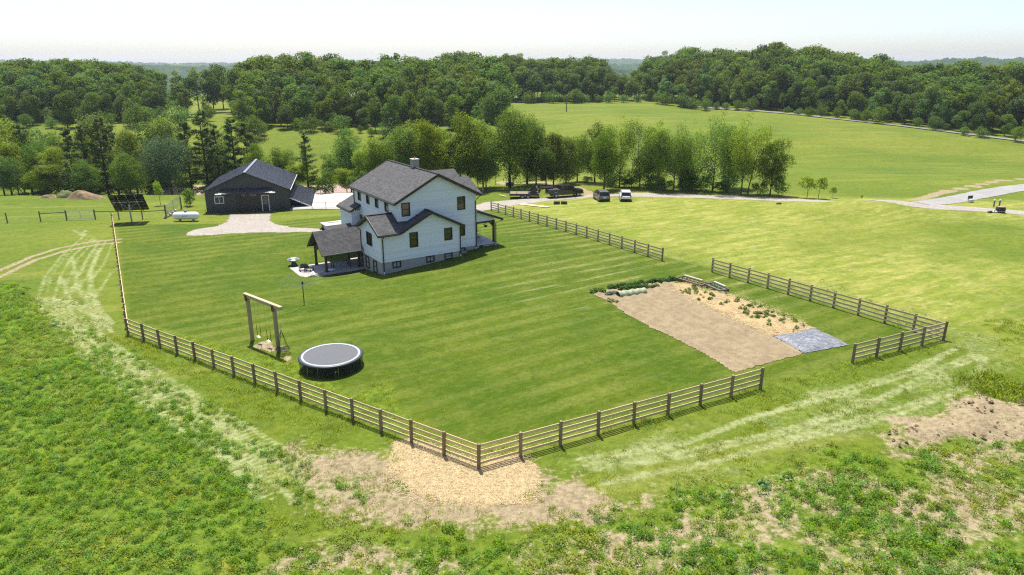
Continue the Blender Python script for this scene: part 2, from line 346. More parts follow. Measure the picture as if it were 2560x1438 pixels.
def masks(X, Y):
    o = {}
    wb = wob(X, Y, 2.2, 1); wf = wob(X, Y, .8, 3); wl = wob(X, Y, 7., 5)
    o['lawn'] = sm(.25, -.25, sdf(X, Y, YARD) + .12 * wf)
    o['alf'] = sm(.9, -.9, sdf(X, Y, ALF) + .5 * wb)
    o['clump'] = sm(1.6, -1.6, sdf(X, Y, CLUMP) + .9 * wb)
    d = np.maximum(.58 * sm(2.8, -2.6, sdf(X, Y, DIRT) + .8 * wb), .95 * sm(2.6, -2.2, sdf(X, Y, DIRTCORE) + .9 * wf))
    d = np.maximum(d, .85 * sm(2.2, -1.6, sdf(X, Y, MOUND) + .9 * wf))
    d = np.maximum(d, .5 * o['clump'])
    for pl, w in TRACK: d = np.maximum(d, .95 * sm(w * 1.8, w * .3, seg_dist(X, Y, pl)))
    for pl, w in FARDIRT: d = np.maximum(d, .9 * sm(w * 1.8, w * .3, seg_dist(X, Y, pl)))
    for pl in (SAND, SAND2): d = np.maximum(d, 1.0 * sm(.35, -.3, sdf(X, Y, pl) + .15 * wf))
    o['dirt'] = d
    s = np.zeros(X.shape); wk = .6 + .3 * sm(66, 48, Y)
    for pl, w in SWATH: s = np.maximum(s, (.74 + .2 * wf) * sm(w * 1.9 * wk, w * .3 * wk, seg_dist(X, Y, pl) + .1 * wf))
    s = np.maximum(s, (.34 + .25 * wb) * sm(2., -1.5, sdf(X, Y, TALLR) + .6 * wb))
    for pl, w in RTRACK: s = np.maximum(s, .42 * sm(w * 1.9, w * .3, seg_dist(X, Y, pl) + .4 * wb))
    o['pale'] = s * (1 - .7 * o['lawn'])
    o['dry'] = np.clip(sm(6, -8, sdf(X, Y, RFIELD)) * (.68 + .14 * wl + .12 * wb - .5 * gs(X, Y, 62, 82, 16, 12)), 0, 1)
    o['rough'] = np.maximum(sm(.4, -.4, sdf(X, Y, ROUGHIN)), sm(1, -1, sdf(X, Y, EDGER) + .4 * wb))
    o['straw'] = sm(.5, -.5, sdf(X, Y, STRAW) + .7 * wf)
    return o

# ------------------------------------------------------------------ ground sheet
xs = np.concatenate([np.arange(0, 66, .3), np.arange(66, 110, 1.), np.arange(110, 320, 4.)]); q = 320.
ext = []
while q < 6000: ext.append(q); q *= 1.16
xs = np.concatenate([xs, ext, [6000.]]); xs = np.concatenate([-xs[:0:-1], xs])
ys = np.concatenate([np.arange(-60, 18, 3.), np.arange(18, 86, .3), np.arange(86, 122, .5), np.arange(122, 420, 3.)]); q = 420.; ext = []
while q < 6000: ext.append(q); q *= 1.12
ys = np.concatenate([ys, ext, [6000.]])
GX, GY = np.meshgrid(xs, ys); gx, gy = GX.ravel(), GY.ravel()
gz = hz(gx, gy)
mk = masks(gx, gy)
# small real relief: tyre ruts, cut swath, soil mound clods
gz = gz + np.where((gy < 125) & (np.abs(gx) < 66), .03 * wob(gx, gy, 1.1, 2) * (1 - mk['lawn']) * sm(0, 1.5, sdf(gx, gy, SOIL)) + .09 * np.clip(mk['alf'], 0, 1) * (wob(gx, gy, .9, 4) + .3), 0)
mdm = sm(.3, -1.5, sdf(gx, gy, MOUND)); gz = gz + mdm * (.26 + .26 * wob(gx, gy, 1.0, 6) + .2 * wob(gx, gy, .5, 0))
nx = len(xs); ny = len(ys); idx = np.arange(nx * ny).reshape(ny, nx)
Fq = np.stack([idx[:-1, :-1], idx[:-1, 1:], idx[1:, 1:], idx[1:, :-1]], -1).reshape(-1, 4)

t = NT('meadow_ground')
P = t.pos()
n_big = t.noise(.035, 4, .55); n_mid = t.noise(.35, 5, .6); n_fine = t.noise(3.2, 6, .7); n_vf = t.noise(14, 4, .7)
alf, lawn, dirt, pale, dry, rough, straw, clump = [t.attr(k) for k in ('alf', 'lawn', 'dirt', 'pale', 'dry', 'rough', 'straw', 'clump')]
def edge(mask, n, k=.55, a=.42, b=.58): return t.ramp(t.math('ADD', mask, t.math('MULTIPLY', t.math('SUBTRACT', n, .5), k)), a, b)
tx = t.math('ADD', t.math('MULTIPLY', n_fine, .6), t.math('MULTIPLY', n_vf, .4))
tex = t.ramp(tx, .42, .58); mot = t.noise(1.3, 8, .78)
# pasture beyond: green to yellow green
c = t.mix(t.ramp(n_big, .3, .7), (.082, .132, .007), (.128, .168, .012))
yel = t.ramp(t.noise(.011, 3, .6), .45, .62)
c = t.mix(t.math('MULTIPLY', yel, t.ramp(n_mid, .3, .7)), c, (.19, .2, .02))
fl = t.ramp(t.noise(1.0, 4, .6, t.mapv(P, (.02, .28, 1), (0, 0, R(-12)))), .5, .66)
c = t.mix(t.math('MULTIPLY', fl, .4), c, (.24, .235, .05))
c = t.mix(t.math('MULTIPLY', t.ramp(n_mid, .52, .72), .6), c, (.055, .1, .014))
# right hay field: paler, streaked
st = t.noise(1.0, 5, .65, t.mapv(P, (.16, .75, 1), (0, 0, R(-28))))
hay = t.mix(t.ramp(st, .36, .7), (.165, .212, .02), (.31, .3, .072))
hay = t.mix(t.math('MULTIPLY', t.ramp(n_mid, .55, .75), .7), hay, (.1, .17, .018))
hay = t.mix(t.math('MULTIPLY', t.ramp(t.noise(.9, 5, .7, t.mapv(P, (.5, 1.3, 1), (0, 0, R(-28)))), .5, .68), .6), hay, (.42, .36, .14))
c = t.mix(t.ramp(dry, .15, .7), c, hay)
c = t.mix(t.math('ADD', t.math('MULTIPLY', tex, .5), t.math('MULTIPLY', t.ramp(mot, .4, .6), .5)), t.mix(.38, c, (.02, .045, .006)), t.mix(.1, c, (.3, .32, .07)))
# mown lawn with stripes
wv = t.new('ShaderNodeTexWave', wave_type='BANDS', bands_direction='Y'); wv.inputs['Scale'].default_value = .135; wv.inputs['Distortion'].default_value = 1.1; wv.inputs['Detail'].default_value = 2; wv.inputs['Detail Scale'].default_value = .35
t.l.new(t.mapv(P, (1, 1, 1), (0, 0, R(-31))), wv.inputs['Vector'])
stripe = t.math('MULTIPLY', t.ramp(wv.outputs['Fac'], .3, .7), t.ramp(t.noise(.07, 3, .5), .38, .6))
lg = t.mix(t.ramp(t.noise(.14, 4, .6), .35, .65), (.05, .096, .002), (.078, .114, .004))
lg = t.mix(t.math('MULTIPLY', stripe, .7), lg, (.13, .158, .022))
clip = t.noise(1.1, 5, .7, t.mapv(P, (.22, 2.6, 1), (0, 0, R(-31))))
sy = t.new('ShaderNodeSeparateXYZ'); t.l.new(P, sy.inputs[0])
cl_area = t.math('MULTIPLY', t.ramp(sy.outputs[1], 50, 62), t.ramp(sy.outputs[0], -4, 5))
lines = t.math('MULTIPLY', t.ramp(wv.outputs['Fac'], .72, .96), t.ramp(clip, .44, .62)); far_ = t.math('ADD', t.math('MULTIPLY', cl_area, .75), .12)
lg = t.mix(t.math('MULTIPLY', t.math('MAXIMUM', lines, t.math('MULTIPLY', t.ramp(clip, .56, .7), .6)), far_), lg, (.25, .24, .105))
lg = t.mix(t.math('MULTIPLY', t.math('SUBTRACT', 1, tex), .42), lg, (.030, .056, .004)); lg = t.mix(t.math('MULTIPLY', t.ramp(t.noise(1.6, 8, .8, t.mapv(P, (.7, 1.5, 1), (0, 0, R(-31)))), .47, .64), .38), lg, (.15, .178, .024))
lg = t.mix(t.math('MULTIPLY', t.ramp(n_mid, .6, .78), .35), lg, (.125, .14, .028))
c = t.mix(lawn, c, lg)
rg = t.mix(t.math('ADD', t.math('MULTIPLY', tex, .55), t.math('MULTIPLY', t.ramp(mot, .4, .6), .45)), (.05, .092, .006), (.15, .205, .02))
wr = t.ramp(t.noise(.5, 5, .7), .5, .72); lgp = t.mix(t.math('MULTIPLY', wr, t.math('MULTIPLY', lawn, .35)), c, (.16, .175, .03)); c = t.mix(t.math('MULTIPLY', lawn, t.math('MULTIPLY', t.ramp(t.noise(.055, 4, .6), .55, .7), .4)), lgp, (.04, .085, .006))
c = t.mix(rough, c, rg)
# alfalfa understorey
ag = t.mix(t.math('ADD', t.math('MULTIPLY', tex, .55), t.math('MULTIPLY', t.ramp(mot, .4, .6), .45)), (.045, .088, .007), (.15, .21, .02)); ag = t.mix(t.ramp(n_mid, .55, .75), ag, (.19, .2, .03))
c = t.mix(t.math('MAXIMUM', alf, t.math('MULTIPLY', clump, .8)), c, ag)
# pale cut grass
dn0 = t.math('ADD', t.math('MULTIPLY', n_mid, .5), t.math('MULTIPLY', n_fine, .5))
sxn = t.new('ShaderNodeSeparateXYZ'); t.l.new(P, sxn.inputs[0])
stk = t.new('ShaderNodeMix', data_type='FLOAT'); t.put(stk.inputs[0], t.ramp(sxn.outputs[0], -2, 2)); t.put(stk.inputs[2], t.noise(1.0, 5, .65, t.mapv(P, (.22, 2.0, 1), (0, 0, R(37))))); t.put(stk.inputs[3], t.noise(1.0, 5, .65, t.mapv(P, (.22, 2.0, 1), (0, 0, R(-24)))))
stk = stk.outputs[0]
pg = t.mix(t.ramp(t.math('ADD', t.math('MULTIPLY', stk, .3), t.math('MULTIPLY', n_fine, .7)), .35, .65), (.19, .228, .075), (.335, .345, .18))
c = t.mix(t.math('MULTIPLY', edge(pale, t.math('ADD', t.math('MULTIPLY', dn0, .85), t.math('MULTIPLY', stk, .15)), 1.5, .3, .85), .82), c, pg)
# bare ground, mottled
dn = t.math('ADD', t.math('MULTIPLY', n_mid, .55), t.math('MULTIPLY', n_fine, .45))
dc = t.mix(t.ramp(n_fine, .3, .7), (.2, .158, .092), (.37, .305, .19)); dc = t.mix(t.ramp(n_vf, .35, .6), t.mix(.4, dc, (.12, .08, .045)), dc)
c = t.mix(edge(dirt, dn, 1.9, .4, .62), c, dc)
sw_ = t.mix(t.ramp(t.noise(9, 5, .75, t.mapv(P, (1, 2.4, 1), (0, 0, .5))), .3, .7), (.24, .165, .072), (.44, .335, .175))
c = t.mix(edge(straw, n_fine, .9, .4, .58), c, sw_)
t.set(col=c, rough=.95, spec=.12)
hh = t.math('ADD', tx, t.math('MULTIPLY', n_mid, 1.2))
t.bump(hh, 1.0, .13); M['ground'] = t.m

me = np_mesh('ground', np.stack([gx, gy, gz], 1), Fq, M['ground'], smooth=True)
for k, v in mk.items():
    a = me.attributes.new(k, 'FLOAT', 'POINT'); a.data.foreach_set('value', np.asarray(v, np.float32))
ground = bpy.data.objects.new('ground', me); COL.objects.link(ground); tag(ground, 'rolling green pasture and mown yard ground', 'ground', kind='structure')

# ------------------------------------------------------------------ sheets laid on the ground
def sheet(name, poly, step, mat, lift=.03, rag=.12, relief=0., rs=.6, rows=None):
    x0, y0 = poly.min(0) - .5; x1, y1 = poly.max(0) + .5
    a = np.arange(x0, x1, step); b = np.arange(y0, y1, step); X, Y = np.meshgrid(a, b)
    cx = (X[:-1, :-1] + X[1:, 1:]) / 2; cy = (Y[:-1, :-1] + Y[1:, 1:]) / 2
    sd_ = sdf(cx, cy, poly) + rag * (wob(cx, cy, .7, 2) + .6 * wob(cx, cy, .25, 5)); keep = sd_ < 0
    edge_ = sm(0, -.5, sdf(X, Y, poly) + rag)
    Z = hz(X, Y) + lift * (.3 + .7 * edge_)
    if relief: Z = Z + relief * edge_ * (wob(X, Y, rs, 4) * .6 + wob(X, Y, rs * .35, 1) * .4)
    if rows is not None: Z = Z + edge_ * rows(X, Y)
    n = X.shape[1]; id_ = np.arange(X.size).reshape(X.shape)
    F = np.stack([id_[:-1, :-1], id_[:-1, 1:], id_[1:, 1:], id_[1:, :-1]], -1)[keep]
    used, inv = np.unique(F, return_inverse=True)
    me = np_mesh(name, np.stack([X.ravel(), Y.ravel(), Z.ravel()], 1)[used], inv.reshape(F.shape), mat, smooth=True)
    o = bpy.data.objects.new(name, me); COL.objects.link(o); return o
def strip(name, pl, wd, mat, lift=.05, step=1.5, nc=5):
    pl = np.asarray(pl, float); d = np.r_[0, np.cumsum(np.hypot(*np.diff(pl, axis=0).T))]
    s = np.arange(0, d[-1], step); x = np.interp(s, d, pl[:, 0]); y = np.interp(s, d, pl[:, 1])
    k = np.ones(7) / 7; xp = np.pad(x, 3, 'edge'); yp = np.pad(y, 3, 'edge'); x = np.convolve(xp, k, 'valid'); y = np.convolve(yp, k, 'valid')
    tx_ = np.gradient(x); ty_ = np.gradient(y); L = np.hypot(tx_, ty_); nx_, ny_ = -ty_ / L, tx_ / L
    V = []
    for j in range(nc):
        f = (j / (nc - 1) - .5) * wd; jit = (rng.uniform(-.12, .12, len(x)) if j in (0, nc - 1) else 0)
        X = x + nx_ * (f + jit); Y = y + ny_ * (f + jit); V.append(np.stack([X, Y, hz(X, Y) + lift - (.04 if j in (0, nc - 1) else 0)], 1))
    V = np.stack(V, 1); n = len(x); id_ = np.arange(n * nc).reshape(n, nc)
    F = np.stack([id_[:-1, :-1], id_[:-1, 1:], id_[1:, 1:], id_[1:, :-1]], -1).reshape(-1, 4)
    o = bpy.data.objects.new(name, np_mesh(name, V.reshape(-1, 3), F, mat, smooth=True)); COL.objects.link(o); return o
def granular(name, a, b, s1=2., s2=18., bump=.4, dk=None):
    t = NT(name); n1 = t.noise(s1, 5, .65); n2 = t.noise(s2, 4, .75); n3 = t.noise(.3, 3, .5)
    c = t.mix(t.ramp(n1, .3, .7), a, b); c = t.mix(t.math('MULTIPLY', t.ramp(n2, .55, .35), .5), c, dk or tuple(x * .5 for x in a))
    c = t.mix(t.math('MULTIPLY', t.ramp(n3, .5, .7), .4), c, a)
    t.set(col=c, rough=.95, spec=.15); t.bump(n2, bump, .03); return t.m
M['gravel'] = granular('pale_gravel', (.25, .222, .19), (.36, .33, .295))
M['asphalt'] = granular('worn_asphalt', (.17, .168, .165), (.24, .235, .23), .5, 12)
M['lane'] = granular('pale_lane', (.235, .23, .222), (.31, .305, .298), .5, 12)
M['soil'] = granular('tilled_soil', (.2, .155, .092), (.285, .225, .14), 1.6, 11, .6)
M['concrete'] = granular('pale_concrete', (.40, .375, .34), (.5, .48, .45), .8, 30, .1)
GRAV = pw([Z2(*q) for q in ((1295, 645), (1690, 642), (1680, 700), (1750, 742), (1900, 772), (2200, 786), (2420, 790), (2420, 815), (2100, 815), (1500, 822), (1100, 846), (875, 852), (900, 812), (1000, 782), (1150, 765), (1245, 730), (1280, 690))])
tag(sheet('gravel_drive', GRAV, .22, M['gravel'], .05, .15), 'pale gravel turnaround in front of the dark barn', 'drive', kind='structure')
FARM = pw([(1180, 514), (1215, 506), (1300, 498), (1420, 490), (1520, 485), (1560, 484), (1600, 491), (1520, 492), (1400, 499), (1290, 513), (1240, 523), (1190, 530)])
tag(sheet('parking_gravel', FARM, .3, M['gravel'], .05, .2), 'pale gravel parking strip beside the house', 'drive', kind='structure')
tag(strip('driveway', pw([(1545, 487), (1600, 487), (1700, 490), (1900, 497), (2000, 501), (2070, 504)]).tolist() + pw([(2270, 512), (2330, 515), (2400, 519), (2480, 525), (2560, 532), (2800, 552)]).tolist(), 4.0, M['gravel'], .06), 'long pale gravel driveway crossing the field', 'drive', kind='structure')
tag(strip('side_road', pw([(2290, 511), (2340, 506), (2400, 497), (2450, 487), (2500, 477), (2560, 468), (2800, 450)]), 4.6, M['lane'], .09), 'grey side road curving off at the right', 'road', kind='structure')
tag(strip('wood_road', pw([(1690, 261), (1850, 276), (2050, 294), (2250, 316), (2400, 335), (2560, 354), (2800, 384)]), 3.2, M['asphalt'], .3, 4), 'narrow lane along the edge of the right wood', 'road', kind='structure')

# ------------------------------------------------------------------ building materials
def shingle(name, a, b, cdk):
    t = NT(name); br = t.new('ShaderNodeTexBrick'); t.l.new(t.uv(), br.inputs['Vector'])
    br.inputs['Scale'].default_value = 1; br.inputs['Brick Width'].default_value = .34; br.inputs['Row Height'].default_value = .15; br.inputs['Mortar Size'].default_value = .012
    br.inputs['Bias'].default_value = -.1; br.offset = .43; t.put(br.inputs['Color1'], a); t.put(br.inputs['Color2'], b); t.put(br.inputs['Mortar'], cdk)
    n = t.noise(25, 3, .7, t.uv()); n2 = t.noise(1.2, 4, .6, t.uv())
    c = t.mix(t.math('MULTIPLY', t.ramp(n, .4, .65), .5), br.outputs['Color'], cdk); c = t.mix(t.math('MULTIPLY', t.ramp(n2, .45, .7), .3), c, b)
    t.set(col=c, rough=.9, spec=.2); t.bump(br.outputs['Fac'], -.6, .01); return t.m
M['shingle'] = shingle('grey_shingle', (.066, .066, .069), (.125, .122, .122), (.036, .036, .038))
t = NT('white_siding'); so_ = t.new('ShaderNodeSeparateXYZ'); t.l.new(t.obj(), so_.inputs[0]); wn = t.new('ShaderNodeTexWhiteNoise', noise_dimensions='1D'); t.put(wn.inputs['W'], t.math('FLOOR', t.math('DIVIDE', so_.outputs[2], .2)))
t.set(col=t.mix(t.math('ADD', t.math('MULTIPLY', wn.outputs['Value'], .7), t.math('MULTIPLY', t.noise(1.2, 5, .65, t.obj()), .3)), (.66, .675, .70), (.80, .81, .825)), rough=.55); M['white'] = t.m
M['trimw'] = plain('white_trim', (.72, .73, .73), .5, .05, 2)
M['black'] = plain('black_brown_trim', (.018, .015, .014), .45, .3, 5)
M['bframe'] = plain('black_frame', (.012, .012, .013), .4, .2, 5)
t = NT('window_glass'); nn = t.noise(.9, 2, .5, t.obj()); t.set(col=t.mix(nn, (.012, .014, .008), (.035, .036, .018)), rough=.04, spec=.9); t.bump(nn, .03, .02); M['glass'] = t.m
t = NT('drawn_blind'); t.set(col=(.19, .12, .085), rough=.12, spec=.8); M['blind'] = t.m
t = NT('foundation_block'); br = t.new('ShaderNodeTexBrick'); t.l.new(t.uv(), br.inputs['Vector']); br.inputs['Scale'].default_value = 1
br.inputs['Brick Width'].default_value = .41; br.inputs['Row Height'].default_value = .205; br.inputs['Mortar Size'].default_value = .012
t.put(br.inputs['Color1'], (.36, .345, .31)); t.put(br.inputs['Color2'], (.44, .42, .385)); t.put(br.inputs['Mortar'], (.3, .29, .27))
t.set(col=t.mix(t.math('MULTIPLY', t.noise(2.5, 5, .7, t.obj()), .5), br.outputs['Color'], (.27, .25, .22)), rough=.95, spec=.1); t.bump(br.outputs['Fac'], -.4, .01); M['block'] = t.m
M['timber'] = plain('dark_stained_timber', (.05, .025, .014), .6, .45, 4, streak=(6, 6, .8))
M['metalroof'] = plain('charcoal_metal', (.115, .125, .145), .38, .12, 1.5, metal=.35, spec=.6)
M['metalwall'] = plain('charcoal_cladding', (.05, .051, .056), .5, .2, 1.5)
M['galv'] = plain('galvanised_steel', (.4, .42, .43), .4, .2, 8, metal=.7)
M['stone'] = plain('chimney_stone', (.34, .3, .26), .9, .5, 7, bump=.5, bd=.03)

def cut(iv, a, b):
    o = []
    for p, q in iv:
        if b <= p or a >= q: o.append((p, q)); continue
        if a > p: o.append((p, a))
        if b < q: o.append((b, q))
    return o
def siding(along, const, out, lo, hi, z0, ze, apex=None, wins=(), h=.2, bl=None):
    """lap siding: one sloped course after another, cut round the windows. bl(z)->(lo,hi) overrides the extents"""
    m = MB(); zt = apex[1] if apex else ze; k = 0
    pt = (lambda a, z, o: (a, const + out * o, z)) if along == 'u' else (lambda a, z, o: (const + out * o, a, z))
    def ext(z):
        if bl: return bl(z)
        if not apex or z <= ze: return lo, hi
        f = (z - ze) / (apex[1] - ze); return lo + (apex[0] - lo) * f, hi + (apex[0] - hi) * f
    z = z0
    while z < zt - .01:
        z2 = min(z + h, zt - .002); e0, e1 = ext(z), ext(z2); zm = (z + z2) / 2
        iv = [(e0[0], e0[1])]
        for a0, a1, b0, b1 in wins:
            if b0 < zm < b1: iv = cut(iv, a0, a1)
        for p, q in iv:
            pu = e1[0] if p == e0[0] else p; qu = e1[1] if q == e0[1] else q
            if qu - pu < .01: pu = qu = (p + q) / 2
            A, B, C_, D = pt(p, z, .042), pt(q, z, .042), pt(qu, z2, .004), pt(pu, z2, .004)
            m.quad(A, B, C_, D); m.quad(pt(p, z, 0), pt(q, z, 0), B, A)
            m.quad(pt(p, z, 0), A, D, pt(pu, z2, 0)); m.quad(B, pt(q, z, 0), pt(qu, z2, 0), C_)
        z = z2
    return m
def window(par, along, const, out, a0, a1, z0, z1, split='h', frame='bframe', glass='glass', name='window', rec=.05):
    m = MB(); f = .085
    def bx(p, q, b, e, o0, o1):
        o0, o1 = sorted((const + out * o0, const + out * o1))
        if along == 'u': m.box(p, q, o0, o1, b, e)
        else: m.box(o0, o1, p, q, b, e)
    bx(a0 - .02, a0 + f, z0 - .02, z1 + .02, -.08, .06); bx(a1 - f, a1 + .02, z0 - .02, z1 + .02, -.08, .06)
    bx(a0 + f, a1 - f, z1 - f, z1 + .02, -.08, .058); bx(a0 + f, a1 - f, z0 - .02, z0 + f, -.08, .068)
    if split == 'h': bx(a0 + f, a1 - f, (z0 + z1) / 2 - .03, (z0 + z1) / 2 + .03, -.06, .01)
    if split == 'v': bx((a0 + a1) / 2 - .04, (a0 + a1) / 2 + .04, z0 + f, z1 - f, -.06, .03)
    if split == 't':
        for k in (1, 2): c_ = a0 + (a1 - a0) * k / 3; bx(c_ - .04, c_ + .04, z0 + f, z1 - f, -.06, .03)
    fr = m.build(name, M[frame], par)
    segs = [(a0 + f, a1 - f, z0 + f, z1 - f)]
    if split == 'h': zm = (z0 + z1) / 2; segs = [(a0 + f, a1 - f, z0 + f, zm - .03), (a0 + f, a1 - f, zm + .03, z1 - f)]
    if split == 'v': am = (a0 + a1) / 2; segs = [(a0 + f, am - .04, z0 + f, z1 - f), (am + .04, a1 - f, z0 + f, z1 - f)]
    if split == 't': segs = [(a0 + (a1 - a0) * k / 3 + .05, a0 + (a1 - a0) * (k + 1) / 3 - .05, z0 + f, z1 - f) for k in range(3)]
    for i, sg in enumerate(segs):
        m = MB(); bx(*sg, -.06 - rec * .3, -.045 + rec * 0); m.build('pane', M[glass[i % len(glass)] if isinstance(glass, tuple) else glass], fr)
    return fr

# ------------------------------------------------------------------ the white farmhouse
HO = Vector((-13.493, 69.995, .1)); HA = R(32.937)
house = thing('farmhouse', HO, HA, 'white two-storey farmhouse with grey shingle roof and black trim', 'house')
def hw(u, v, z=0): return HO + Matrix.Rotation(HA, 3, 'Z') @ Vector((u, v, z))
W_, D_, h1, UL, UR, vM, LB, hM, rM = 9.165, 5.308, 3.03, 2.511, 11.973, 1.205, 12.389, 5.904, 8.312
pk, hWr, sl, um = 5.718, 4.627, .4933, 7.242; vB = vM + LB; slM = (rM - hM) / (um - UL)
wf = [(7.33, 8.28, 1.43, 2.76), (3.22, 4.17, 1.21, 2.81)]
mf = [(9.67, 10.63, 4.32, 5.74), (9.6, 10.55, 1.35, 2.6), (3.0, 3.95, 4.36, 5.77)]
wl = [(2.35, 3.86, 1.26, 2.65)]
ml = [(11.44, 12.38, 4.45, 5.72), (8.84, 9.74, 4.45, 5.70), (6.24, 7.16, 4.45, 5.68), (3.5, 4.48, 4.48, 5.68), (11.36, 13.1, 1.35, 2.77)]
hA2 = hWr - sl * (W_ - pk)              # wall height at the right end of the front gable
def frontwall(z):                        # outline of the wing's front wall
    lo = 0 if z <= h1 else pk - (hWr - z) / sl
    hi = W_ if z <= hA2 else pk + (hWr - z) / sl
    return (lo, hi)
siding('u', 0, -1, 0, W_, 0, 0, (pk, hWr), wf, bl=frontwall).build('wall', M['white'], house)
siding('v', 0, -1, 0, D_, 0, h1, (D_ / 2, h1 + sl * D_ / 2), wl).build('wall', M['white'], house)
siding('u', vM, -1, UL, UR, 0, hM, (um, rM), mf).build('wall', M['white'], house)
siding('v', UL, -1, vM, vB, 0, hM + .05, None, ml).build('wall', M['white'], house)
m = siding('u', D_, 1, 0, UL, 0, h1, None); m.build('wall', M['white'], house)
m = siding('v', W_, 1, 0, vM, 0, hA2, None); m.build('wall', M['white'], house)
m = siding('v', UR, 1, vM, vB, 0, hM + .05, None); m.build('wall', M['white'], house)
m = siding('u', vB, 1, UL, UR, 0, hM, (um, rM)); m.build('wall', M['white'], house)
for i, r in enumerate(wf): window(house, 'u', 0, -1, *r)
for i, r in enumerate(mf): window(house, 'u', vM, -1, *r, glass=(('blind', 'glass') if i == 0 else 'blind' if i == 2 else 'glass'))
for r in wl: window(house, 'v', 0, -1, *r, split='v')
for i, r in enumerate(ml): window(house, 'v', UL, -1, *r, split='t' if i == 4 else 'h', glass='blind' if i == 4 else (('blind', 'glass') if i in (3,) else 'glass'))
for u_, v_ in ((0, 0), (W_, 0), (0, D_), (UL, vM), (UR, vM), (UL, vB)):
    zt = {(0, 0): h1, (W_, 0): hA2, (0, D_): h1}.get((u_, v_), hM)
    su = -1 if u_ in (0, UL) else 1; sv_ = 1 if v_ in (D_, vB) else -1
    MB().box(*sorted((u_ + su * .05, u_ - su * .1)), *sorted((v_ + sv_ * .0505, v_ - sv_ * .1)), .004, zt).build('corner_board', M['trimw'], house)
# foundation
def blockwall(m, a, b, z0, z1):
    a, b = Vector((*a, 0)), Vector((*b, 0)); L = (b - a).length
    m.add([(a.x, a.y, z0), (b.x, b.y, z0), (b.x, b.y, z1), (a.x, a.y, z1)], [(0, 1, 2, 3)], [[(0, z0), (L, z0), (L, z1), (0, z1)]])
m = MB(); fi = .02
ring_ = [(fi, fi), (W_ - fi, fi), (W_ - fi, vM + fi), (UR - fi, vM + fi), (UR - fi, vB - fi), (UL + fi, vB - fi), (UL + fi, D_ - fi), (fi, D_ - fi)]
for a, b in zip(ring_, ring_[1:] + ring_[:1]): blockwall(m, a, b, -2.6, 0)
m.add([(x, y, -.003) for x, y in ring_], [tuple(range(8))])
m.build('foundation', M['block'], house)
for r in ((7.3, 8.23, -.71, -.05), (5.09, 6.02, -.71, -.05), (1.17, 2.08, -.71, -.05)): window(house, 'u', 0, -1, *r, split='h' if r[0] > 7 else 'v', name='basement_window', rec=0)
window(house, 'u', vM, -1, 9.75, 10.5, -.6, -.05, split='', name='basement_window', rec=0)
for r in ((3.63, 4.54, -1.48, -.2), (1.46, 2.38, -1.48, -.2)): window(house, 'v', 0, -1, *r, split='h', name='basement_window', rec=0)
MB().lathe([(.62, -.8), (.62, -.25), (.58, -.25), (.58, -.75), (.0, -.75)], 20, (10.1, vM - .05, 0)).build('window_well', M['galv'], house)
# roofs
T = .25
zmain = lambda u, v: rM + T - slM * abs(u - um)
roof = MB()
ov, rv = .5, .44
roof.slab([(UL - ov, vM - rv), (um, vM - rv), (um, vB + rv), (UL - ov, vB + rv)], zmain, .2, 1)
main_l = roof.build('roof', M['shingle'], house)
roof = MB().slab([(UR + ov, vM - rv), (UR + ov, vB + rv), (um, vB + rv), (um, vM - rv)], zmain, .2, 1); roof.build('roof', M['shingle'], house)
zlg = lambda u, v: h1 + T + sl * (D_ / 2 - abs(v - D_ / 2))
zfg = lambda u, v: hWr + T - sl * abs(u - pk)
uv0 = pk - (hWr - h1) / sl               # valley: v = u - uv0
wing_parts = [([(-rv, -ov), (uv0 - ov, -ov), (uv0 + vM - .03, vM - .035), (UL - .035, vM - .035), (UL - .035, D_ / 2), (-rv, D_ / 2)], zlg, 0),
              ([(-rv, D_ / 2), (UL - .035, D_ / 2), (UL - .035, D_ + ov), (-rv, D_ + ov)], zlg, 0),
              ([(uv0 - rv, -rv), (pk, -rv), (pk, vM - .035), (uv0 + vM - .03, vM - .035)], zfg, 1),
              ([(pk, -rv), (W_ + ov, -rv), (W_ + ov, vM - .035), (pk, vM - .035)], zfg, 1)]
for pl, zf, ax in wing_parts: MB().slab(pl, zf, .2, ax).build('roof', M['shingle'], house)
# cross gables on the far side
for vr, zr, ue in ((7., 7.95, 12.45), (5.1, 7.25, 13.3)):
    zf = lambda u, v, vr=vr, zr=zr: zr - .5 * abs(v - vr)
    u0 = um + (rM + T - zr) / slM; hwid = (zr - 5.6) / .5; ue0 = um + (rM + T - 5.6) / slM
    for s in (-1, 1):
        pl = [(u0, vr), (ue, vr), (ue, vr + s * hwid), (min(ue0, ue - .01), vr + s * hwid)]
        MB().slab(pl if s < 0 else pl[::-1], lambda u, v: zf(u, v) + .03, .15, 0).build('roof', M['shingle'], house)
    MB().prism([(vr - hwid + .3, 5.55), (vr + hwid - .3, 5.55), (vr, zr - .3)], ue - .45, ue - .35, 'x').build('wall', M['white'], house)
m = MB()                                  # fascia and rake boards
def rake(m, a, b, w=.05, h=.26): m.beam(a, b, w, h)
for s in (-1, 1):
    e = (UL - ov) if s < 0 else (UR + ov)
    for vv in (vM - rv - .03, vB + rv + .03): m.beam((um, vv, zmain(um, 0) - .1), (e, vv, zmain(e, 0) - .1), .05, .27)
    m.beam((e, vM - rv, zmain(e, 0) - .12), (e, vB + rv, zmain(e, 0) - .12), .04, .2)
m.beam((-rv - .03, D_ / 2, zlg(0, D_ / 2) - .1), (-rv - .03, -ov, zlg(0, -ov) - .1), .05, .27); m.beam((-rv - .03, D_ / 2, zlg(0, D_ / 2) - .1), (-rv - .03, D_ + ov, zlg(0, D_ + ov) - .1), .05, .27)
m.beam((-rv, -ov, zlg(0, -ov) - .12), (uv0 - ov - .1, -ov, zlg(0, -ov) - .12), .04, .2)
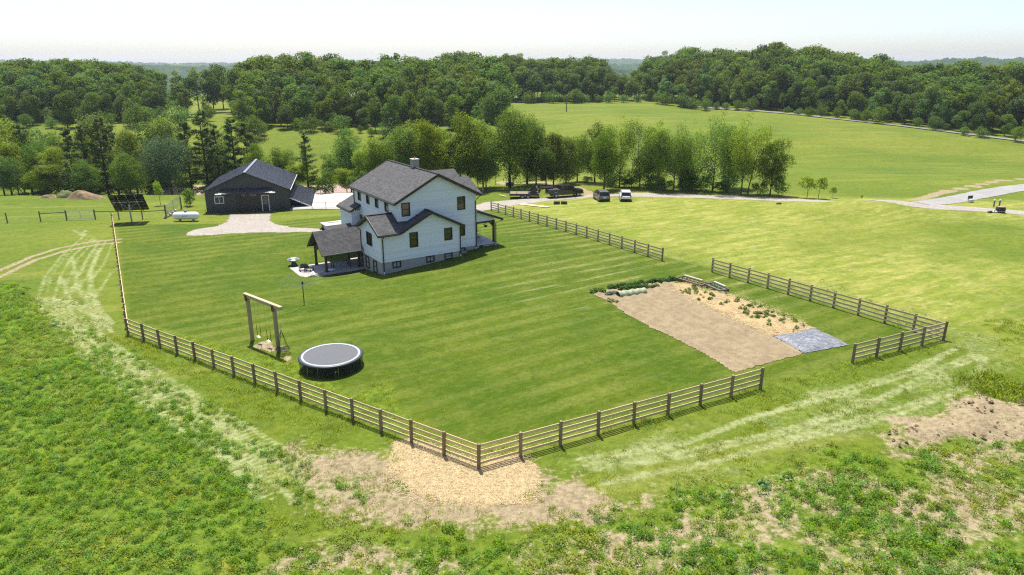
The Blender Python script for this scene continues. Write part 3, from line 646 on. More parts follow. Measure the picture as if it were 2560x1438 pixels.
m.beam((pk, -rv - .03, zfg(pk, 0) - .1), (uv0 - rv, -rv - .03, zfg(uv0 - rv, 0) - .1), .05, .27); m.beam((pk, -rv - .03, zfg(pk, 0) - .1), (W_ + ov, -rv - .03, zfg(W_ + ov, 0) - .1), .05, .27)
m.build('fascia', M['black'], house)
m = MB()                                  # soffits
m.slab([(UL - ov, vM - rv), (um, vM - rv), (um, vM), (UL - ov, vM)], lambda u, v: zmain(u, v) - .21, .02); m.slab([(UR + ov, vM - rv), (um, vM - rv), (um, vM), (UR + ov, vM)], lambda u, v: zmain(u, v) - .21, .02)
m.build('soffit', M['black'], house)
m = MB()                                  # gutters and downpipes
e = UL - ov - .07; m.beam((e, vM - rv, zmain(e, 0) - .1), (e, vB + rv, zmain(e, 0) - .1), .11, .11)
e2 = -ov - .07; m.beam((-rv, e2, zlg(0, e2) - .1), (uv0 - ov, e2, zlg(0, e2) - .1), .11, .11)
e3 = UR + ov + .07; m.beam((e3, vM - rv, zmain(e3, 0) - .1), (e3, vB + rv, zmain(e3, 0) - .1), .11, .11)
m.build('gutter', M['black'], house)
def pipe(pts, foot):
    m = MB(); m.tube(pts, .055, 6); p = m.build('downpipe', M['bframe'], house)
    a = Vector(pts[-1]); MB().tube([a, a + Vector((0, 0, -foot))], .065, 8).build('pipe_foot', M['trimw'], p)
pipe([(.15, -ov - .05, 2.85), (.15, -.25, 2.65), (.15, -.1, 2.45), (.15, -.1, -.95)], .4)
pipe([(-.35, D_ + ov, 2.85), (-.1, D_ + .12, 2.5), (-.1, D_ + .12, -1.7)], .1)
pipe([(W_ + .08, -.1, 2.7), (W_ + .08, -.1, -.35)], .3)
pipe([(UR + ov, vM - .3, 5.75), (UR + .15, vM - .1, 5.35), (UR - .02, vM - .1, 5.1), (UR - .02, vM - .1, -.2)], .35)
pipe([(UL - ov, vB + .1, 5.7), (UL - .1, vB - .05, 5.4), (UL - .1, vB - .05, 3.9)], .1)
ch = MB().bbox((7.45, 7.0, 8.45), (.72, .8, 1.9), .02).build('chimney', M['stone'], house)
MB().bbox((7.45, 7.0, 9.43), (.84, .92, .1), .03).build('chimney_cap', M['concrete'], ch)
MB().tube([(7.45, 7.0, 9.47), (7.45, 7.0, 9.66)], .1, 10).build('flue', plain('clay', (.3, .13, .07)), ch)
m = MB(); m.beam((um, vM - rv, zmain(um, 0) + .01), (um, vB + rv, zmain(um, 0) + .01), .28, .05); m.beam((-rv, D_ / 2, zlg(0, D_ / 2) + .01), (UL - .04, D_ / 2, zlg(0, D_ / 2) + .01), .26, .05); m.beam((pk, -rv, zfg(pk, 0) + .01), (pk, vM - .04, zfg(pk, 0) + .01), .26, .05)
m.build('ridge_cap', M['shingle'], house)
# rear left bump-out
zb = lambda u, v: 3.35 + .5 * (u - 1.15)
MB().slab([(1.15, 11.7), (UL - .035, 11.7), (UL - .035, 13.75), (5.2, 14.2), (5.2, 16.2), (1.15, 16.2)], zb, .2, 1).build('roof', M['shingle'], house)
siding('u', 12.1, -1, 1.45, UL - .04, -.6, 3.25, None).build('wall', M['white'], house)
siding('v', 1.45, -1, 12.1, 15.9, -.6, 3.25, None).build('wall', M['white'], house)
m = MB(); m.beam((1.1, 11.7, 3.2), (1.1, 16.2, 3.2), .11, .13); m.beam((1.15, 11.68, 3.24), (UL - .04, 11.68, 3.93), .05, .22); m.build('fascia', M['black'], house)
m = MB(); ring2 = [(1.47, 12.12), (UL, 12.12), (5.2, 14.2), (5.2, 15.9), (1.47, 15.9)]
for a, b in zip(ring2, ring2[1:] + ring2[:1]): blockwall(m, a, b, -2.6, -.6)
m.build('foundation', M['block'], house)
# porch on the right side
m = MB()
for a, b in zip([(UR, vM + .1), (14.75, vM + .1), (14.75, 12.5), (UR, 12.5)], [(14.75, vM + .1), (14.75, 12.5), (UR, 12.5), (UR, vM + .1)]): blockwall(m, a, b, -1.4, -.1)
pf = m.build('porch_foundation', M['block'], house)
window(house, 'u', vM + .1, -1, 12.5, 12.95, -.35, -.15, split='', name='vent', rec=0)
MB().box(UR + .035, 14.85, vM, 12.6, -.1, .03).build('porch_floor', plain('porch_concrete', (.5, .5, .5), .8, .08), house)
zp = lambda u, v: 4.05 - .37 * (u - UR)
MB().slab([(UR + .036, vM - .35), (15.4, vM - .35), (15.4, 12.9), (UR + .036, 12.9)], zp, .12, 1).build('porch_roof', M['shingle'], house)
m = MB(); m.beam((UR + .04, vM - .37, zp(UR, 0) - .1), (15.4, vM - .37, zp(15.4, 0) - .1), .05, .24); m.beam((15.42, vM - .35, zp(15.4, 0) - .09), (15.42, 12.9, zp(15.4, 0) - .09), .08, .2); m.build('fascia', M['black'], house)
MB().prism([(UR + .04, 2.55), (14.5, 2.55), (14.5, zp(14.5, 0) - .2), (UR + .04, zp(UR, 0) - .2)], vM + .12, vM + .2, 'y').build('porch_gable', M['white'], house)
m = MB(); m.box(14.32, 14.52, vM + .02, 12.5, 2.4, 2.64); m.box(UR + .04, 14.32, vM + .05, vM + .25, 2.42, 2.62); m.build('porch_beam', M['timber'], house)
for vv in (vM + .15, 5.4, 9.0, 12.4):
    p_ = MB().bbox((14.42, vv, 1.22), (.24, .24, 2.38), .03).build('post', M['timber'], house)
    mm = MB(); mm.beam((14.42, vv, 1.85), (13.85, vv, 2.42), .12, .12)
    if vv < 12: mm.beam((14.42, vv, 1.85), (14.42, vv + .57, 2.42), .12, .12)
    mm.build('brace', M['timber'], p_)
pipe([(15.35, vM - .25, 2.6), (14.6, vM - .05, 2.3), (14.6, vM - .05, -.05)], .35)

# ------------------------------------------------------------------ things on the porch
ps = thing('porch_swing', hw(13.0, 3.3, .03), HA + R(90), 'black slatted porch swing hanging above the porch floor', 'porch swing')
m = MB()
for k in range(5): m.box(-.95, .95, -.28 + k * .12, -.19 + k * .12, .42, .45)
m.build('seat', M['bframe'], ps)
m = MB()
for k in range(5): m.box(-.95, .95, .34 + k * .035, .37 + k * .035, .5 + k * .12, .6 + k * .12)
m.build('backrest', M['bframe'], ps)
[MB().box(*sorted((s * .95, s * .9)), -.3, .4, .62, .67).build('armrest', M['bframe'], ps) for s in (-1, 1)]
[MB().tube([(s * .93, y, .44), (s * .93, .05, 1.6), (s * .93, .05, 2.42)], .012, 5).build('chain', M['galv'], ps) for s in (-1, 1) for y in (-.25, .35)]
hb = thing('hanging_basket', hw(14.1, 2.6, 1.55), 0, 'dark hanging plant basket under the porch roof', 'basket')
MB().lathe([(0, 0), (.14, .02), (.2, .18), (.21, .2), (.0, .2)], 14).build('pot', M['bframe'], hb)
V, F = leaf_quads(rng.normal(size=(90, 3)) * (.15, .15, .1) + (0, 0, .24), rng.normal(size=(90, 3)), .09)
M['plant'] = leafmat('garden_leaf', (.1, .17, .025), (.14, .21, .035), (.2, .26, .055), .45)
child('foliage', np_mesh('foliage', V, F, M['plant']), hb)
m = MB(); [m.tube([(.2 * math.cos(a), .2 * math.sin(a), .2), (0, 0, .85)], .006, 4) for a in (0, 2.1, 4.2)]; m.build('wire', M['galv'], hb)

# ------------------------------------------------------------------ patio, pavilion and what stands there
PZ = -1.72
patio = thing('patio', hw(0, 0, PZ), HA, 'pale concrete patio slab under and beyond the timber pavilion', 'patio')
m = MB(); m.bbox((-2.55, 7.3, -.2), (8.9, 4.5, .42), .02); m.build('slab', M['concrete'], patio)
MB().bbox((-6.0, 5.4, -.25), (1.9, .9, .3), .02).build('step', M['concrete'], patio)
tag(MB().prism([(-5.6, 4.95), (-.1, 4.9), (-.1, 4.2), (-5.4, 4.3)], PZ - .6, PZ - .12, 'z').build('mulch_bed', plain('dark_mulch', (.05, .032, .022), .95, .5, 9, bump=.8, bd=.05), loc=HO, rz=HA), 'narrow dark mulch bed along the patio edge', 'flower bed', kind='structure')
pv = thing('pavilion', hw(0, 0, PZ), HA, 'timber patio pavilion with grey shingle gable roof beside the house', 'pavilion')
zpv = lambda u, v: 4.2 - .82 * abs(v - 7.4)
MB().slab([(-4.7, 4.85), (-.06, 4.85), (-.06, 5.42), (2.46, 5.42), (2.46, 7.4), (-4.7, 7.4)], zpv, .13, 0).build('roof', M['shingle'], pv)
MB().slab([(-4.7, 7.4), (2.46, 7.4), (2.46, 9.95), (-4.7, 9.95)], zpv, .13, 0).build('roof', M['shingle'], pv)
m = MB(); m.beam((-4.72, 7.4, zpv(0, 7.4) - .09), (-4.72, 4.85, zpv(0, 4.85) - .09), .05, .22); m.beam((-4.72, 7.4, zpv(0, 7.4) - .09), (-4.72, 9.95, zpv(0, 9.95) - .09), .05, .22); m.build('rake_board', M['black'], pv)
m = MB(); m.beam((-4.7, 4.83, zpv(0, 4.85) - .04), (-.06, 4.83, zpv(0, 4.85) - .04), .03, .08); m.build('drip_edge', M['galv'], pv)
for i, (u_, v_) in enumerate(((-4.1, 5.65), (-4.1, 9.1), (-.35, 9.1), (-.35, 5.75))):
    p_ = MB().bbox((u_, v_, 1.1), (.24, .24, 2.2), .03).build('post', M['timber'], pv)
    mm = MB(); s = 1 if u_ < -2 else -1; mm.beam((u_, v_, 1.55), (u_ + s * .6, v_, 2.15), .12, .13); sv_ = 1 if v_ < 7 else -1; mm.beam((u_, v_, 1.55), (u_, v_ + sv_ * .6, 2.15), .12, .13); mm.build('brace', M['timber'], p_)
    MB().bbox((u_, v_, .09), (.34, .34, .18), .03).build('post_base', M['timber'], p_)
for v_ in (5.65, 9.1): MB().box(-4.5, 2.3 if v_ > 7 else -.08, v_ - .1, v_ + .1, 2.2, 2.44).build('beam', M['timber'], pv)
m = MB(); m.box(-4.2, -4.0, 5.75, 9.0, 2.21, 2.43); m.beam((-4.1, 7.4, 2.43), (-4.1, 7.4, 3.9), .16, .16)
for s in (-1, 1): m.beam((-4.1, 7.4, 3.95), (-4.1, 7.4 + s * 1.75, 2.5), .12, .16); m.beam((-4.1, 7.4, 2.6), (-4.1, 7.4 + s * .8, 3.3), .12, .12)
m.build('truss', M['timber'], pv)
m = MB()
for v_ in (5.1, 9.7): m.beam((-4.6, v_, zpv(0, v_) - .16), (2.4 if v_ > 7 else -.08, v_, zpv(0, v_) - .16), .08, .06)
m.build('rafter_ends', M['timber'], pv)
sr = thing('back_entry_roof', hw(0, 0, PZ), HA, 'small grey shingle roof showing behind the pavilion ridge', 'roof')
zs2 = lambda u, v: 3.45 - .42 * abs(v - 12.6)
MB().slab([(-1.9, 11.2), (2.46, 11.2), (2.46, 12.6), (-1.9, 12.6)], zs2, .13, 0).build('roof', M['shingle'], sr); MB().slab([(-1.9, 12.6), (1.4, 12.6), (1.4, 14.0), (-1.9, 14.0)], zs2, .13, 0).build('roof', M['shingle'], sr)
for u_, v_ in ((-1.6, 11.5), (-1.6, 13.7)): MB().bbox((u_, v_, 1.2), (.2, .2, 3.3), .02).build('post', M['timber'], sr)
M['iron'] = plain('weathered_iron', (.09, .08, .07), .7, .4, 6)
fp = thing('fire_bowl', at(735, 664), 0, 'round grey metal fire bowl at the far corner of the patio', 'fire pit')
fp.location.z = HO.z + PZ + .11
MB().lathe([(.12, .28), (.4, .32), (.62, .5), (.66, .6), (.6, .6), (.56, .52), (.36, .38), (0, .36)], 24).build('bowl', M['galv'], fp, True)
MB().lathe([(.38, -.1), (.36, .0), (.14, .3), (.0, .3)], 16).build('base', M['iron'], fp, True)
m = MB(); [m.beam((-.5, y, .56), (.5, y, .56), .03, .03) for y in (-.2, 0, .2)]; m.build('grate', M['iron'], fp)
MB().tube([(.1, .1, .56), (-.5, .2, .95)], .02, 6).build('poker', M['galv'], fp)
def lounge(px, py, rz, label):
    t = thing('lounge_chair', at(px, py), rz, label, 'chair', 'dark lounge chairs on the patio'); t.location.z = HO.z + PZ + .01
    for k in range(7): MB().box(-.32, .32, -.5 + k * .11, -.42 + k * .11, .3, .33).build('slat', M['bframe'], t)
    for k in range(6): y = .28 + k * .07; z = .36 + k * .1; MB().beam((-.32, y, z), (.32, y, z), .02, .085, (0, -.6, .8)).build('back_slat', M['bframe'], t)
    for s in (-1, 1):
        MB().beam((s * .34, -.5, 0), (s * .34, -.45, .45), .06, .04).build('leg', M['bframe'], t); MB().beam((s * .34, .35, 0), (s * .34, .2, .42), .06, .04).build('leg', M['bframe'], t)
        MB().box(s * .34 - .06, s * .34 + .06, -.55, .4, .45, .48).build('armrest', M['bframe'], t)
    return t
lounge(758, 679, R(205), 'dark slatted lounge chair on the patio, nearer its left end'); lounge(772, 681, R(170), 'dark slatted lounge chair on the patio, nearer the pavilion post')
pt = thing('patio_table', hw(-2.2, 6.5, PZ + .01), HA, 'long grey table in the shade under the pavilion', 'table')
MB().bbox((0, 0, .72), (2.2, .95, .06), .02).build('tabletop', plain('grey_table', (.22, .22, .22)), pt)
for sx in (-1, 1):
    for sy in (-1, 1): MB().box(sx * .95 - .04, sx * .95 + .04, sy * .38 - .04, sy * .38 + .04, 0, .69).build('leg', M['bframe'], pt)
cu = thing('patio_cushion', hw(-3.5, 5.9, PZ + .02), HA + .4, 'white cushion lying on the patio by the front post', 'cushion')
MB().bbox((0, 0, .09), (.75, .55, .16), .07).build('pad', M['trimw'], cu, True); m = MB(); m.beam((-.37, 0, .09), (.37, 0, .09), .57, .015); m.build('piping', M['trimw'], cu)
pl_ = thing('plank', hw(-5.4, 5.3, PZ + .02), HA + .35, 'pale timber plank lying across the patio corner', 'plank'); MB().bbox((0, 0, .04), (2.0, .18, .05), .01).build('board', M['concrete'], pl_)
# raised concrete stoop behind the house
st_ = thing('concrete_stoop', hw(0, 0, -1.9), HA, 'raised white concrete stoop with stone sides behind the house', 'stoop')
MB().box(2.0, 8.5, 22.9, 25.6, -.1, .98).build('stone_side', plain('stoop_stone', (.14, .11, .09), .9, .6, 5, bump=.6, bd=.04), st_)
MB().bbox((5.25, 24.25, 1.08), (6.8, 2.95, .16), .03).build('slab', M['concrete'], st_)
MB().bbox((3.4, 24.9, 1.18), (1.6, .12, .06), .02).build('edging', M['iron'], st_)

# ------------------------------------------------------------------ the dark barn
BO = Vector((-47.98, 108.43, -2.95)); BA = R(12.69)
barn = thing('barn', BO, BA, 'dark grey metal barn with a low gable roof and brown garage door', 'barn')
def bw(u, v, z=0): return BO + Matrix.Rotation(BA, 3, 'Z') @ Vector((u, v, z))
BW, BL, be, br_ = 12.49, 15.58, 3.55, 6.3; bm_ = BW / 2
wall = MB().prism([(0, -.8), (BW, -.8), (BW, be), (bm_, br_), (0, be)], 0, .15, 'y').build('wall', M['metalwall'], barn)
m = MB(); x = .15
while x < BW:
    zt = be + (br_ - be) * (1 - abs(x - bm_) / bm_) - .12
    if not (4.6 < x < 8.05) and not (8.2 < x < 9.6) and not (1.25 < x < 2.8): m.box(x - .02, x + .02, -.028, -.001, -.3, zt)
    else: m.box(x - .02, x + .02, -.028, -.001, 3.3 if x > 4 else 2.95, zt)
    if 1.25 < x < 2.8: m.box(x - .02, x + .02, -.028, -.001, -.3, 1.68)
    x += .23
m.build('cladding_ribs', M['metalwall'], barn)
for a, b in ((0, .15), (BW - .15, BW)): MB().box(a, b, .151, BL - .151, -2.6 if a > 1 else -.8, be).build('wall', M['metalwall'], barn)
m = MB(); y = .3
while y < BL: m.box(BW + .001, BW + .028, y - .02, y + .02, -2.4, be - .1); y += .23
m.build('cladding_ribs', M['metalwall'], barn)
MB().prism([(0, -2.6), (BW, -2.6), (BW, be), (bm_, br_), (0, be)], BL - .15, BL, 'y').build('wall', M['metalwall'], barn)
zbr = lambda u, v: br_ + .2 - (br_ - be) / bm_ * abs(u - bm_)
for s, (a, b) in ((-1, (-.4, bm_)), (1, (bm_, BW + .4))):
    rf = MB().slab([(a, -.35), (b, -.35), (b, BL + .35), (a, BL + .35)], zbr, .1, 1).build('roof', M['metalroof'], barn)
    m = MB(); y = -.3
    while y < BL + .35:
        m.beam((a + .01, y, zbr(a + .01, 0) + .012), (b - .01, y, zbr(b - .01, 0) + .012), .045, .03); y += .23
    m.build('standing_ribs', M['metalroof'], rf)
    if s > 0:
        for v_ in (BL - 2.2,): MB().beam((a, v_, zbr(a, 0) + .05), (b, v_, zbr(b, 0) + .05), .06, .05).build('snow_guard', M['metalroof'], rf)
MB().beam((bm_, -.37, zbr(bm_, 0) + .03), (bm_, BL + .37, zbr(bm_, 0) + .03), .4, .06).build('ridge_cap', plain('ridge_metal', (.2, .22, .24), .4, .1, metal=.4), barn)
m = MB(); m.beam((-.4, -.37, zbr(-.4, 0) - .07), (bm_, -.37, zbr(bm_, 0) - .07), .04, .2); m.beam((BW + .4, -.37, zbr(-.4, 0) - .07), (bm_, -.37, zbr(bm_, 0) - .07), .04, .2); m.build('rake_board', M['bframe'], barn)
MB().beam((BW + .42, -.35, zbr(-.4, 0) - .06), (BW + .42, BL + .35, zbr(-.4, 0) - .06), .06, .14).build('eave_trim', M['trimw'], barn)
window(barn, 'u', 0, -1, 1.35, 2.71, 1.74, 2.86, 'v', 'trimw', 'glass')
gd = MB().box(4.71, 7.94, -.05, -.002, .1, 3.15).build('garage_door', plain('brown_door', (.022, .017, .016), .5, .2), barn)
for k in range(5): MB().box(4.76, 7.89, -.062, -.051, .14 + k * .6, .14 + k * .6 + .56).build('door_panel', plain('brown_panel', (.026, .019, .017), .5, .2) if k == 0 else bpy.data.materials['brown_panel'], gd)
for a, b in ((4.95, 5.94), (6.6, 7.65)):
    for q in range(3): MB().box(a + (b - a) * q / 3 + .03, a + (b - a) * (q + 1) / 3 - .03, -.075, -.063, 2.72, 3.08).build('pane', M['glass'], gd)
m = MB(); m.box(4.6, 4.7, -.06, -.001, .1, 3.16); m.box(7.95, 8.05, -.06, -.001, .1, 3.16); m.build('door_trim', M['bframe'], gd)
dr = MB().box(8.45, 9.38, -.05, -.002, .1, 2.72).build('door', plain('dark_door', (.03, .022, .02), .4, .2), barn)
m = MB(); m.box(8.34, 8.45, -.07, -.001, .08, 2.84); m.box(9.38, 9.49, -.07, -.001, .08, 2.84); m.box(8.45, 9.38, -.07, -.001, 2.725, 2.84); m.build('door_frame', M['trimw'], dr)
MB().box(8.62, 9.2, -.062, -.051, 1.35, 2.55).build('pane', M['glass'], dr); MB().bbox((9.28, -.09, 1.1), (.05, .07, .12), .01).build('handle', M['galv'], dr)
aw = MB().slab([(2.1, -1.25), (10.3, -1.25), (9.9, -.03), (2.6, -.03)], lambda u, v: 3.38 + .55 * (v + 1.25), .09, 0).build('awning', M['metalwall'], barn)
m = MB(); x = 2.3
while x < 10.2: m.beam((x, -1.24, 3.4), (2.6 + (x - 2.1) * 7.3 / 8.2, -.04, 4.06), .04, .03); x += .23
m.build('standing_ribs', M['metalwall'], aw)
m = MB(); m.beam((2.1, -1.27, 3.34), (10.3, -1.27, 3.34), .04, .14); m.build('fascia', M['bframe'], aw)
for x in (3.2, 9.4): m = MB(); m.beam((x, -.03, 2.9), (x, -1.1, 3.32), .07, .07); m.build('bracket', M['bframe'], aw)
for x, lb in ((2.2, 'left'), (10.2, 'right')):
    l = MB().bbox((x, -1.35, 3.4), (.95, .35, .16), .06).build('lamp', M['trimw'], barn); MB().tube([(x - .2, -1.3, 3.3), (x + .2, -1.3, 3.3)], .05, 8).build('lamp_glass', M['glass'], l)
MB().box(3.9, 9.7, -2.4, -.001, -.5, .1).build('apron', plain('grey_apron', (.42, .42, .42), .85, .1), barn)  # apron slab in its own even grey, lightly mottled
zl = lambda u, v: 1.95 - .46 * (u - BW)
lt = MB().slab([(BW + .03, 1.6), (15.9, 1.6), (15.9, BL + .6), (BW + .03, BL + .6)], zl, .1, 1).build('lean_to_roof', M['metalroof'], barn)
m = MB(); y = 1.65
while y < BL + .6: m.beam((BW + .05, y, zl(BW, 0) + .005), (15.88, y, zl(15.88, 0) + .012), .045, .03); y += .23
m.build('standing_ribs', M['metalroof'], lt); MB().beam((15.92, 1.6, zl(15.9, 0) - .05), (15.92, BL + .6, zl(15.9, 0) - .05), .05, .16).build('eave_trim', M['trimw'], lt)
MB().beam((BW + .03, 1.57, zl(BW, 0) - .06), (15.9, 1.57, zl(15.9, 0) - .06), .05, .16).build('rake_board', M['trimw'], lt)
for y in (2.0, 6.5, 11, BL): MB().box(15.55, 15.75, y - .1, y + .1, -2.2, zl(15.75, 0) - .1).build('post', M['timber'], lt)
for u_, lb in ((11.3, 0),):
    sh = thing('potted_evergreen', bw(11.2, -.75, .0), 0, 'slim dark evergreen shrub against the barn front', 'shrub')
    C_ = rng.normal(size=(420, 3)); C_ /= np.linalg.norm(C_, axis=1, keepdims=True); hh_ = rng.uniform(.1, 1.5, 420); C_ = np.stack([C_[:, 0] * .3 * (1.6 - hh_) / 1.4, C_[:, 1] * .3 * (1.6 - hh_) / 1.4, hh_], 1)
    V, F = leaf_quads(C_, C_ * (1, 1, .2) + rng.normal(size=C_.shape) * .2, .13); child('foliage', np_mesh('foliage', V, F, M['plant']), sh); MB().tube([(0, 0, -.2), (0, 0, 1.2)], .03, 5).build('stem', M['timber'], sh)
# raised pad beside the barn with railing
pad = thing('concrete_pad', BO, BA, 'raised white concrete pad with retaining wall between barn and house', 'patio')
PADUV = [(12.6, -.5), (16.0, -.7), (20.5, -1.6), (24.5, 1.5), (31, 4.0), (31, 13), (18, 13), (12.6, 13)]
MB().prism(PADUV, -1.2, .35, 'z').build('retaining_wall', plain('retaining_grey', (.42, .43, .43), .8, .1), pad)
MB().prism([(a + .02 * (20 - a) / 10, b + .03) for a, b in PADUV], .351, .40, 'z').build('slab', M['concrete'], pad)
def railing(name, pts, z, label, hgt_=1.05, parts=True):
    r = thing(name, bw(*pts[0], z), BA, label, 'railing'); o = Vector((*pts[0], 0)); n = 0
    for (a, b) in zip(pts, pts[1:]):
        a = Vector((*a, 0)) - o; b = Vector((*b, 0)) - o; L = (b - a).length; k = max(1, round(L / 2.2))
        for i in range(k + 1):
            if i == 0 and n: continue
            p = a.lerp(b, i / k); MB().box(p.x - .035, p.x + .035, p.y - .035, p.y + .035, 0, hgt_ + .05).build('post', M['bframe'], r)
        for i in range(k):
            p, q = a.lerp(b, i / k), a.lerp(b, (i + 1) / k); m = MB()
            for zz in (.12, hgt_): m.beam(p + Vector((0, 0, zz)), q + Vector((0, 0, zz)), .03, .035)
            for j in range(1, 17): c_ = p.lerp(q, j / 17); m.beam(c_ + Vector((0, 0, .12)), c_ + Vector((0, 0, hgt_)), .012, .012)
            m.build('rail_panel', M['bframe'], r)
        n += 1
railing('railing', [(12.75, -.3), (16.0, -.5), (20.4, -1.4), (24.4, 1.7), (30.5, 4.0)], .4, 'black metal railing on the raised concrete pad')
railing('railing', [(-.2, .3), (-3.2, .6), (-6.0, 1.0)], -.25, 'black metal railing at the left side of the barn', 1.0)

# ------------------------------------------------------------------ board fences
M['post'] = wood('fence_post_wood', (.22, .16, .095), (.33, .24, .15)); M['board'] = wood('fence_board_wood', (.64, .49, .27), (.76, .59, .34)); M['board_grey'] = wood('grey_fence_board', (.52, .42, .26), (.62, .5, .31))
M['oldwood'] = wood('old_fence_wood', (.15, .125, .09), (.21, .175, .125))
POST = MB().bbox((0, 0, .62), (.15, .15, 1.7), .012).mesh('post', M['post']); UB = {}
def ubar(mat, w, h):
    k = (mat, w, h)
    if k not in UB: UB[k] = MB().box(0, 1, -w / 2, w / 2, -h / 2, h / 2).mesh('board', M[mat])
    return UB[k]
def bar(name, par, a, b, mat, w, h):
    d = b - a; L = d.length
    return child(name, ubar(mat, w, h), par, a, (0, -math.asin(d.z / L), math.atan2(d.y, d.x)), (L, 1, 1))
def board_fence(label, ends, bays, inner, mat='board', group=None, heights=(.27, .6, .94, 1.28), first=True, last=True, ph=1.0):
    ends = [Vector((*e, 0)) for e in ends]; a, b = ends; n = bays
    base = g3(a.x, a.y); f = thing('board_fence', base, 0, label, 'fence', group)
    d = (b - a).normalized(); nr = Vector((-d.y, d.x, 0)) * (.085 * inner)
    P_ = []
    for i in range(n + 1):
        p = a.lerp(b, i / n); p = g3(p.x, p.y); P_.append(p)
        if (i == 0 and not first) or (i == n and not last): continue
        child('post', POST, f, p - base + Vector((0, 0, rng.uniform(-.03, .03))), (rng.normal() * .012, rng.normal() * .012, math.atan2(d.y, d.x) + rng.normal() * .03), (1, 1, ph))
    for i in range(n):
        for k, h in enumerate(heights):
            j = rng.normal(size=2) * .008; p = P_[i] - base + nr + Vector((0, 0, h + j[0])); q = P_[i + 1] - base + nr + Vector((0, 0, h + j[1]))
            bar('board', f, p, q, mat, .03, .14)
    return f
c_near = at(1197, 1172); c_left = at(321, 838); g_l = at(1901, 972); g_r = at(2131, 908); c_r = at(2358, 850); r2_ = at(1780, 680); r3_ = at(1655, 652); r4_ = at(1228, 527); c_lb = at(282, 556)
xy = lambda v: (v.x, v.y)
board_fence('four-board fence running from the straw patch to the left corner', (xy(c_near), xy(c_left)), 15, -1)
board_fence('four-board fence from the straw patch right to the garden gap', (xy(c_near), xy(g_l)), 8, 1, first=False)
board_fence('short four-board fence right of the gap by the plastic sheet', (xy(g_r), xy(c_r)), 4, 1, 'board_grey')
board_fence('four-board fence along the field side of the garden', (xy(c_r), xy(r2_)), 10, 1, 'board_grey', first=False)
board_fence('four-board fence from the lawn opening up to the gravel drive', (xy(r3_), xy(r4_)), 17, 1, 'board_grey')
board_fence('long side fence seen end-on from the left corner to the solar panel', (xy(c_left), xy(c_lb)), 26, -1, first=False)
# post and rail paddock fences on the left
RP = MB().tube([(0, 0, -.5), (0, 0, 1.35)], .085, 8).mesh('post', M['oldwood'])
def rail_fence(label, px, rails, wire=(), mat='oldwood', ph=1.0, bays=None, cat='fence'):
    P_ = [at(*p) for p in px]; base = P_[0]; f = thing('rail_fence', base, 0, label, cat)
    for p in P_: child('post', RP, f, p - base, (0, 0, 0), (1, 1, ph))
    for i, (p, q) in enumerate(zip(P_, P_[1:])):
        if bays and i not in bays: continue
        for h in rails: bar('rail', f, p - base + Vector((0, 0, h)), q - base + Vector((0, 0, h)), mat, .05, .12)
    for h in wire:
        m = MB()
        for p, q in zip(P_, P_[1:]): m.tube([p - base + Vector((0, 0, h)), q - base + Vector((0, 0, h))], .008, 4)
        m.build('wire', M['galv'], f)
    return f
rail_fence('single-rail paddock fence with tubular gate at the far left', [(-90, 562), (19, 558), (102, 554), (167, 551)], (1.2,), (.4, .8), bays=(2,), ph=1.15)
rail_fence('single-rail fence behind the solar panel up to the wire gate', [(239, 549), (298, 549), (357, 549), (416, 546)], (1.2,), (.4, .8), ph=1.15)
rail_fence('wire stock fence along the back of the left paddock', [(-120, 462), (-40, 464), (18, 466), (76, 467), (132, 468), (186, 470)], (), (.3, .6, .9, 1.2))
rail_fence('two-rail paddock fence below the pines, left of the barn', [(242, 472), (290, 475), (348, 480), (393, 483)], (.55, 1.15), (.3,), ph=1.1)
rail_fence('wire fence running down to the left side of the barn', [(440, 487), (485, 491), (520, 497)], (1.1,), (.3, .6, .9))
def gate(label, a, b, h=1.25, mesh=False):
    d = b - a; L = d.length; gt = thing('farm_gate', a, math.atan2(d.y, d.x), label, 'gate'); s = d.z / L
    fr = MB()
    for z in (.18, h): fr.tube([(.12, 0, z), (L - .12, 0, z + s * L)], .03, 6)
    for x in (.12, L / 2, L - .12): fr.tube([(x, 0, .18), (x, 0, h)], .03, 6)
    fr.build('frame', M['galv'], gt)
    m = MB()
    if mesh:
        for k in range(1, int(L / .22)): m.tube([(k * .22 + .1, 0, .18), (k * .22 + .1, 0, h)], .008, 4)
    for k in range(1, 6): m.tube([(.12, 0, .18 + k * (h - .18) / 6), (L - .12, 0, .18 + k * (h - .18) / 6)], .014, 4)
    m.build('bars', M['galv'], gt); return gt
gate('long tubular steel gate in the left paddock fence', at(167, 551), at(239, 549), 1.4)
wg = gate('tall wire mesh gate panel beside the propane tank', at(416, 545), at(454, 523), 1.9, True)
for k, p in enumerate(((416, 545), (454, 523))): child('post', RP, wg, Matrix.Rotation(-wg.rotation_euler.z, 3, 'Z') @ (at(*p) - wg.location), (0, 0, 0), (1.5, 1.5, 1.5))
kn = thing('stone_edging', at(418, 547), math.atan2((at(452, 528) - at(418, 547)).y, (at(452, 528) - at(418, 547)).x), 'pile of pale stones along the wire gate', 'stones')
for k in range(14):
    MB().bbox((k * .42 + .3, .35 + rng.uniform(-.2, .2), .12), tuple(rng.uniform(.22, .45, 3)), .08).build('stone', M['stone'], kn, True, rz=0)

